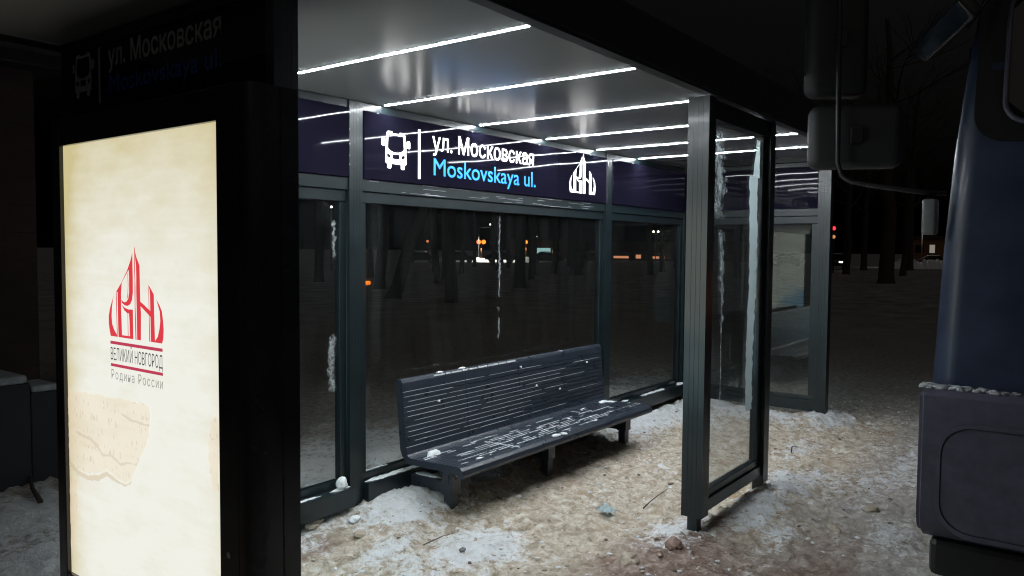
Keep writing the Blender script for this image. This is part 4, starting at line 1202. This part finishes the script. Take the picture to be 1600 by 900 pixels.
# crumbs of ice and grit
def mi_big(k): return k % 23 == 0
def crumbs():
    bm = new(); r = random.Random(21)
    base = bmesh.new(); bmesh.ops.create_icosphere(base, subdivisions=1, radius=1)
    bv = [v.co.copy() for v in base.verts]; bf = [[v.index for v in f.verts] for f in base.faces]; base.free()
    for k in range(3600):
        if r.random() < .45: x = r.uniform(2.6, 6.5); y = r.uniform(1.0, 3.4)
        else: x = r.uniform(2.2, 9.5); y = r.uniform(.6, 3.6)
        s = .003 + .011*r.random()**3.5 + (.010*r.random() if mi_big(k) else 0)
        z = gz(x, y); o = Vector((k*.37, k*.11, 0)); q = Matrix.Rotation(r.random()*6.28, 3, 'Z')
        mi = 0 if r.random() < .66 else (1 if r.random() < .82 else 2)
        nv = [bm.verts.new(Vector((x, y, z+s*.25)) + q @ Vector((c.x*s*1.35, c.y*s, c.z*s*.65))*(1+.5*mnoise.noise(c*1.7+o))) for c in bv]
        for f in bf:
            ff = bm.faces.new([nv[i] for i in f]); ff.material_index = mi
    o = link('ice_crumbs', bm, [M['snow_dirty'], M['snow'], M['grit']], None)
    tag(o, 'small crumbs of ice, snow and grit scattered over the trampled ground', None, None, 'stuff')
crumbs()

# ------------------------------------------------------------------ left background: maroon kiosk and a snow-topped counter
kk = thing('kiosk', 'dark maroon clad kiosk in the dark behind the lightbox', 'kiosk', (1.2, 8, 0))
bm = new()
for k in range(14):
    z = .05 + k*.22; box(bm, -1.6, 2.78, 7.0, 7.04, z, z+.2185, .002)
box(bm, -1.6, 2.76, 7.042, 9.4, .05, 3.12, .01); link('wall', bm, M['maroon'], kk)
bm = new(); box(bm, -1.8, 2.95, 6.8, 9.6, 3.13, 3.30, .02); link('roof', bm, M['dark_wood'], kk)
ct = thing('counter', 'low dark counter topped with snow beside the maroon kiosk', 'counter', (1.8, 6.2, 0))
bm = new(); box(bm, .6, 2.30, 5.95, 6.5, -.05, .74, .01); box(bm, 2.31, 2.50, 5.98, 6.3, -.05, .66, .01); link('cabinet', bm, M['dark_wood'], ct)
bm = new(); box(bm, .6, 2.28, 5.93, 6.5, .742, .80, .025, 3); box(bm, 2.315, 2.50, 5.97, 6.3, .662, .71, .02, 3); o = link('snow_cap', bm, M['old_snow'], ct)
twig([(2.15, 5.45, 0), (2.22, 5.75, .02), (2.30, 6.0, .05), (2.42, 6.2, .10)], .018, 'long dark stick on the snow beside the lightbox')

# ------------------------------------------------------------------ park trees
def tree_mesh(seed, h, r0):
    r = random.Random(seed)
    tb, cb = new(), new()
    pts, rad = [], []
    x = y = 0.0
    for k in range(9):
        t = k/8
        pts.append((x, y, .5+t*(h-.5))); rad.append(r0*(1-.72*t))
        x += r.uniform(-.14, .14); y += r.uniform(-.14, .14)
    tube(tb, [(0, 0, -.3), (0, 0, .0), (0, 0, .18)] + pts, [r0*1.3, r0*1.22, r0*1.06] + rad, 12)
    def limb(p, d, L_, rr, lvl):
        q = [p]; dd = d.copy()
        for s in range(4):
            dd = (dd + Vector((r.uniform(-.22, .22), r.uniform(-.22, .22), r.uniform(-.05, .2)))).normalized()
            q.append(q[-1] + dd*L_/4)
        tube(cb, q, [rr*(1-.75*i/4) for i in range(5)], 5 if lvl < 2 else 3, cap=False)
        if lvl < 3:
            for s in range(5 if lvl < 2 else 4):
                t = r.uniform(.3, 1.0); i = min(3, int(t*4)); b = q[i].lerp(q[i+1], t*4-i if i < 3 else r.random())
                nd = (dd + Vector((r.uniform(-1, 1), r.uniform(-1, 1), r.uniform(-.3, .7)))*.9).normalized()
                limb(b, nd, L_*r.uniform(.4, .65), rr*.42, lvl+1)
    for k in range(13):
        t = r.uniform(.28, .98); i = min(7, int(t*8)); p = Vector(pts[i]).lerp(Vector(pts[i+1]), t*8-i)
        a = k*2.4 + r.uniform(-.4, .4)
        limb(p, Vector((math.cos(a), math.sin(a), r.uniform(.15, .8))).normalized(), h*.30*(1.15-t*.6), r0*.34*(1-.6*t), 1)
    return tb, cb
kinds = []
for s, h, r0 in ((1, 14, .24), (2, 16, .30), (3, 13, .20)):
    tb, cb = tree_mesh(s, h, r0)
    root = thing('park_tree', 'x', 'tree', (0, 0, 0))
    link('trunk', tb, M['bark'], root, smooth=True); link('crown', cb, M['bark'], root)
    kinds.append((root, r0))
TREES = [ # x, y, trunk radius, lean deg, lean axis, label
 (18.9, 19.3, .23, 20, 'bare park tree leaning to the right, seen through the middle glass'),
 (18.6, 16.4, .20, 1, 'upright bare tree with its foot just above the left half of the bench'),
 (27.9, 20.5, .25, -2, 'thick bare tree just right of the frost streak on the middle glass'),
 (42.6, 30.2, .18, 0, 'slim bare tree right of the second orange globe lamp'),
 (46.1, 30.9, .22, 1, 'bare tree in front of the warm window by the lit shop'),
 (44.9, 28.3, .40, -1, 'broad dark tree at the right end of the middle glass'),
 (40.9, 35.1, .17, 2, 'slim bare tree left of the twin orange lamps'),
 (60.6, 50.3, .20, 0, 'far bare tree under the twin orange globe lamps'),
 (64.8, 51.2, .22, 1, 'far bare tree against the bright snow left of the frost streak'),
 (59.1, 28.8, .22, 0, 'bare tree in the right back pane, beside the front screen post'),
 (51.8, 26.2, .24, -1, 'bare tree in the middle of the right back pane'),
 (24.8, 30.5, .22, 0, 'bare tree seen in the narrow pane beside the lightbox'),
 (22.7, 24.0, .24, 1, 'bare tree just right of the first back post'),
 (64.6, 15.7, .28, 0, 'bare tree just right of the shelter, beside the red signal'),
 (36.8, 21.5, .22, 0, 'bare tree half hidden by the second back post'),
 (44.0, 40.4, .24, -2, 'dark bare tree in front of the snow bank left of the twin lamps'),
 (51.4, 19.5, .26, 0, 'bare tree seen through the frosted front screen'),
 (48.5, 9.6, .42, 0, 'thickest bare tree in the open gap between shelter and truck'),
 (84.5, 14.6, .30, 0, 'straight bare tree in front of the orange lit building'),
 (80.2, 17.9, .30, 1, 'bare tree between the red signal and the thickest tree'),
]
CROWD = [(33.0, 29.5, .20), (36.5, 26.0, .17), (52.0, 40.5, .22), (55.5, 37.0, .20), (49.0, 43.5, .18), (58.0, 34.0, .22), (31.0, 33.5, .18), (70.0, 45.0, .24), (66.0, 41.0, .22), (72.0, 55.6, .2), (63.0, 55.5, .22), (29.0, 26.5, .16), (68.0, 30.0, .22), (74.0, 34.5, .24), (57.5, 43.6, .2), (90.0, 22.0, .26), (70.0, 12.6, .24), (62.0, 11.2, .2)]
for k, (x, y, rr) in enumerate(CROWD):
    TREES.append((x, y, rr, rnd.uniform(-3, 3), 'thin bare tree among the crowded dark trunks far back in the park'))
used = set()
for i, (x, y, rr, lean, lab) in enumerate(TREES):
    k = i % 3; root, r0 = kinds[k]
    o = root if k not in used else copy_tree(root)
    used.add(k)
    s = rr/r0
    o.location = (x, y, gz(x, y)); o.scale = (s, s, max(.85, min(1.15, s)))
    # lean sideways as seen from the stop, turned about its own trunk
    d = Vector((x, y, 0)).normalized(); side = Vector((d.y, -d.x, 0))
    q = Matrix.Rotation(math.radians(lean), 4, d) @ Matrix.Rotation(i*1.3, 4, 'Z')
    o.rotation_euler = q.to_euler()
    tag(o, lab, 'tree', 'bare trees in the park')

# ------------------------------------------------------------------ far street
def lamp_post(x, y, h, heads, m, label, name='street_lamp', rad=.42, light=None, cat='street lamp'):
    t = thing(name, label, cat, (x, y, 0), 'lamps in the far street')
    bm = new(); tube(bm, [(x, y, -.3), (x, y, .8), (x, y, h-.2)], [.10, .07, .05], 10)
    d = Vector((x, y, 0)).normalized(); s = Vector((d.y, -d.x, 0))
    if len(heads) > 1 or heads[0]: tube(bm, [Vector((x, y, h-.4))+s*(heads[0] if len(heads) > 1 else 0), Vector((x, y, h-.4))+s*heads[-1]], .04, 8)
    link('pole', bm, M['pole'], t)
    for a in heads:
        b = bmesh.new(); bmesh.ops.create_uvsphere(b, u_segments=16, v_segments=10, radius=rad, matrix=Matrix.Translation(Vector((x, y, h))+s*a))
        link('globe', b, m, t, smooth=True)
    if light:
        ld = bpy.data.lights.new('lamp_light', 'SPOT'); ld.spot_size = math.radians(125); ld.spot_blend = .6; ld.energy = light[0]; ld.color = light[1]; ld.shadow_soft_size = rad*1.2
        lo = bpy.data.objects.new('lamp_light', ld); C.objects.link(lo); lo.location = Vector((x, y, h-.7-rad)) + s*(heads[0] if len(heads) == 1 else 0); setp(lo, t)
SOD = (1.0, .42, .16)
lamp_post(116.2, 94.8, 3.15, (-.47, .47), M['e_sodium'], 'twin orange globe lamp beyond the park, left of the frost streak', light=(2600, SOD))
lamp_post(121.5, 88.0, 3.20, (0,), M['e_sodium'], 'single orange globe lamp beyond the park, right of the frost streak', light=(1800, SOD), rad=.36)
lamp_post(92.8, 91.0, 3.35, (0,), M['e_white'], 'tiny white lamp far left in the middle glass', rad=.17)
lamp_post(139.0, 97.9, 4.6, (0,), M['e_white'], 'tiny white lamp above the lit shop', rad=.17)
lamp_post(109.5, 102.6, 3.2, (0,), emis('dim_orange_globe', (1, .25, .1), .9), 'dim orange lamp half hidden by branches', rad=.26)
lamp_post(107.4, 53.5, 4.6, (-.35, .35), M['e_white'], 'twin white lamp seen high in the right back pane', rad=.15)
lamp_post(38.6, 46.0, 4.8, (0,), M['e_white'], 'small white lamp in the narrow pane beside the lightbox', rad=.08)
lamp_post(98.0, 103.0, 1.5, (0,), emis('warm_bollard_globe', (1, .62, .35), 1.1), 'low warm bollard lamp at the left of the middle glass', name='bollard_lamp', rad=.24)
lamp_post(94.5, 89.0, 1.1, (0,), emis('amber_bollard_globe', (1, .70, .45), .9), 'low pale amber bollard lamp behind the leaning tree', name='bollard_lamp', rad=.26)
lamp_post(84.0, 69.0, 5.2, (1.6,), M['e_white'], 'white lamp over the snow bank hidden among the branches', rad=.10, light=(9000, (1, .93, .82)))
lamp_post(100.5, 16.2, 5.6, (0,), M['e_white'], 'white lamp beside the orange building hidden behind the truck corner', rad=.10, light=(500, (1, .86, .7)))

def mound(name, pts, w, h, label, seed):
    bm = new(); rings = []
    P = [Vector(p) for p in pts]; q = random.Random(seed); N_ = 60
    for k in range(N_+1):
        t = k/N_*(len(P)-1); i = min(len(P)-2, int(t)); c = P[i].lerp(P[i+1], t-i)
        d = (P[i+1]-P[i]).normalized(); s = Vector((d.y, -d.x, 0))
        e = min(1, k/6, (N_-k)/6); hh = h*(.55+.45*q.random())*max(e, .05)
        rings.append([bm.verts.new(c + s*w*f + Vector((0, 0, hh*g-.15))) for f, g in ((-1, 0), (-.6, .55), (-.2, .95), (.2, 1), (.6, .5), (1, 0))])
    for a, b in zip(rings, rings[1:]):
        for k in range(5):
            f = bm.faces.new((a[k], a[k+1], b[k+1], b[k])); f.smooth = True
    bmesh.ops.recalc_face_normals(bm, faces=bm.faces[:])
    o = link(name, bm, M['snow'], None); tag(o, label, 'snow bank', 'ploughed snow banks', 'thing')
mound('snow_bank', [(74, 74, 0), (82, 67, 0), (90, 60, 0)], 1.6, 1.0, 'long ploughed snow bank lit white beyond the park trees', 1)
mound('snow_bank', [(92, 19, 0), (95, 15.4, 0), (96.5, 12, 0)], 1.5, 1.2, 'ploughed snow bank in front of the orange building', 2)

# cars
def make_car():
    root = thing('parked_car', 'x', 'car', (0, 0, 0))
    prof = [(-2.1, .35), (-2.15, .62), (-2.05, .88), (-1.1, .98), (-.55, 1.42), (.75, 1.46), (1.45, 1.02), (2.05, .90), (2.12, .6), (2.08, .35)]
    bm = new()
    prism(bm, prof, lambda p, q, t: (p, t, q), -.84, .84)
    bmesh.ops.bevel(bm, geom=[e for e in bm.edges if abs(e.verts[0].co.y-e.verts[1].co.y) < 1e-5], offset=.07, segments=3, affect='EDGES')
    link('body', bm, M['car_dark'], root, smooth=True)
    for s in (-1, 1):
        bm = new(); prism(bm, [(-.95, 1.0), (-.5, 1.36), (.68, 1.39), (1.22, 1.02)], lambda p, q, t: (p, t, q), s*.842, s*.848); link('side_window', bm, M['car_glass'], root)
        for x in (-1.3, 1.3):
            bm = new(); tube(bm, [(x, s*.66, .33), (x, s*.86, .33)], .33, 18); w = link('wheel', bm, M['rubber'], root, smooth=True)
            bm = new(); tube(bm, [(x, s*.861, .33), (x, s*.872, .33)], .2, 14); link('rim', bm, M['chrome'], w, smooth=True)
        bm = new(); box(bm, -2.16, -2.08, s*.55-.16, s*.55+.16, .66, .80, .02); link('headlight', bm, M['grey_lens'], root)
        bm = new(); box(bm, 2.05, 2.13, s*.58-.14, s*.58+.14, .66, .82, .02); link('tail_light', bm, M['lamp_off'], root)
    bm = new(); prism(bm, [(-1.06, 1.01), (-.60, 1.39), (-.62, 1.40), (-1.09, 1.02)], lambda p, q, t: (p, t, q), -.66, .66); link('windscreen', bm, M['car_glass'], root)
    bm = new(); box(bm, -.45, .66, -.68, .68, 1.452, 1.53, .03, 3); link('snow_cap', bm, M['snow'], root)
    return root
car0 = make_car()
CARS = [(72.5, 69.0, 2.25, 'leftmost dark car parked by the snow bank, snow on its roof'), (75.6, 65.3, 2.3, 'dark parked car below the twin orange lamps, snow on its roof'), (79.2, 61.3, 2.2, 'dark parked car just left of the frost streak, snow on its roof'),
        (83.0, 56.9, 2.3, 'dark parked car right of the frost streak, snow on its roof'), (87.0, 52.0, 2.2, 'dark parked car in front of the lit shop, snow on its roof'), (98.9, 14.65, 1.9, 'dark car by the snow bank before the orange building'), (96.5, 30.5, 2.0, 'dark parked car seen through the front screen, snow on its roof')]
for i, (x, y, a, lab) in enumerate(CARS):
    o = car0 if i == 0 else copy_tree(car0)
    o.location = (x, y, gz(x, y)); o.rotation_euler = (0, 0, a)
    tag(o, lab, 'car', 'cars parked beyond the park')
# a car with its lamps on coming along the far street
cl = copy_tree(car0); cl.location = (77.5, 19.9, gz(77.5, 19.9)); cl.rotation_euler = (0, 0, .25); cl.name = 'moving_car'
tag(cl, 'car with both headlamps on below the red signal', 'car', 'cars in the far street')
for ch in cl.children:
    if ch.name.startswith('headlight'):
        ch.data = ch.data.copy(); ch.data.materials[0] = emis('car_headlamp_glow', (1, .92, .8), 3.0)

def building(name, x0, x1, y0, y1, h, wm, label, wins, cat='building', roofm=None):
    t = thing(name, label, cat, ((x0+x1)/2, (y0+y1)/2, 0))
    bm = new(); box(bm, x0, x1, y0, y1, -.5, h, .02); link('wall', bm, wm, t)
    bm = new(); box(bm, x0-.3, x1+.3, y0-.3, y1+.3, h+.003, h+.35, .03); link('roof', bm, roofm or M['roof_dark'], t)
    for (face, a, b, z0, z1, m) in wins:   # windows on the -X face (y range)
        bm = new(); box(bm, x0-.06, x0-.003, a-.08, b+.08, z0-.08, z1+.08, .01); w = link('window', bm, M['roof_dark'], t)
        bm = new(); box(bm, x0-.075, x0-.062, a, b, z0, z1); link('pane', bm, m, w)
    return t
building('shop', 131.5, 140, 86, 100, 3.6, M['concrete'], 'low shop with a long bluish lit window beyond the park',
         [('w', 89.0, 93.0, .9, 2.1, M['e_shop']), ('w', 87.9, 88.5, .9, 2.4, M['e_warm'])], 'shop')
building('orange_building', 118.5, 130, 8, 20.4, 3.6, M['orange_wall'], 'orange walled building beyond the park right of the shelter',
         [('w', 17.5, 18.15, 1.7, 2.8, emis('white_lit_window', (1, .9, .75), .22)), ('w', 18.9, 19.8, 1.8, 2.7, M['car_glass'])], 'building')
building('pavilion', 121, 128, 44, 70, 3.0, M['concrete'], 'low pavilion with orange lit windows seen in the right back pane',
         [('w', 58.5, 61.6, .35, .75, M['e_orange_strip']), ('w', 63.0, 64.0, .35, 1.0, M['e_orange_strip']), ('w', 65.4, 68.4, .35, .75, M['e_orange_strip'])], 'building')

# traffic signal
ts = thing('traffic_light', 'traffic light showing red just right of the shelter end', 'traffic light', (67.8, 17.5, 0))
bm = new(); tube(bm, [(67.8, 17.5, -.3), (67.8, 17.5, 3.2)], .06, 10); link('pole', bm, M['pole'], ts)
bm = new(); box(bm, 67.70, 67.95, 17.33, 17.67, 2.75, 3.90, .03); hd = link('housing', bm, M['roof_dark'], ts)
for z, m in ((3.68, M['e_red']), (3.33, M['lamp_off']), (2.98, M['e_amber_dim'])):  # lowest lens glows in place of a yellowish reflection under the red
    bm = new(); tube(bm, [(67.66, 17.5, z), (67.698, 17.5, z)], .15, 16); link('lens', bm, m, hd, smooth=True)
ts2 = copy_tree(ts); ts2.location = (116.8, 57.2, -2.1)
tag(ts2, 'distant traffic light glowing red in the right back pane', 'traffic light')
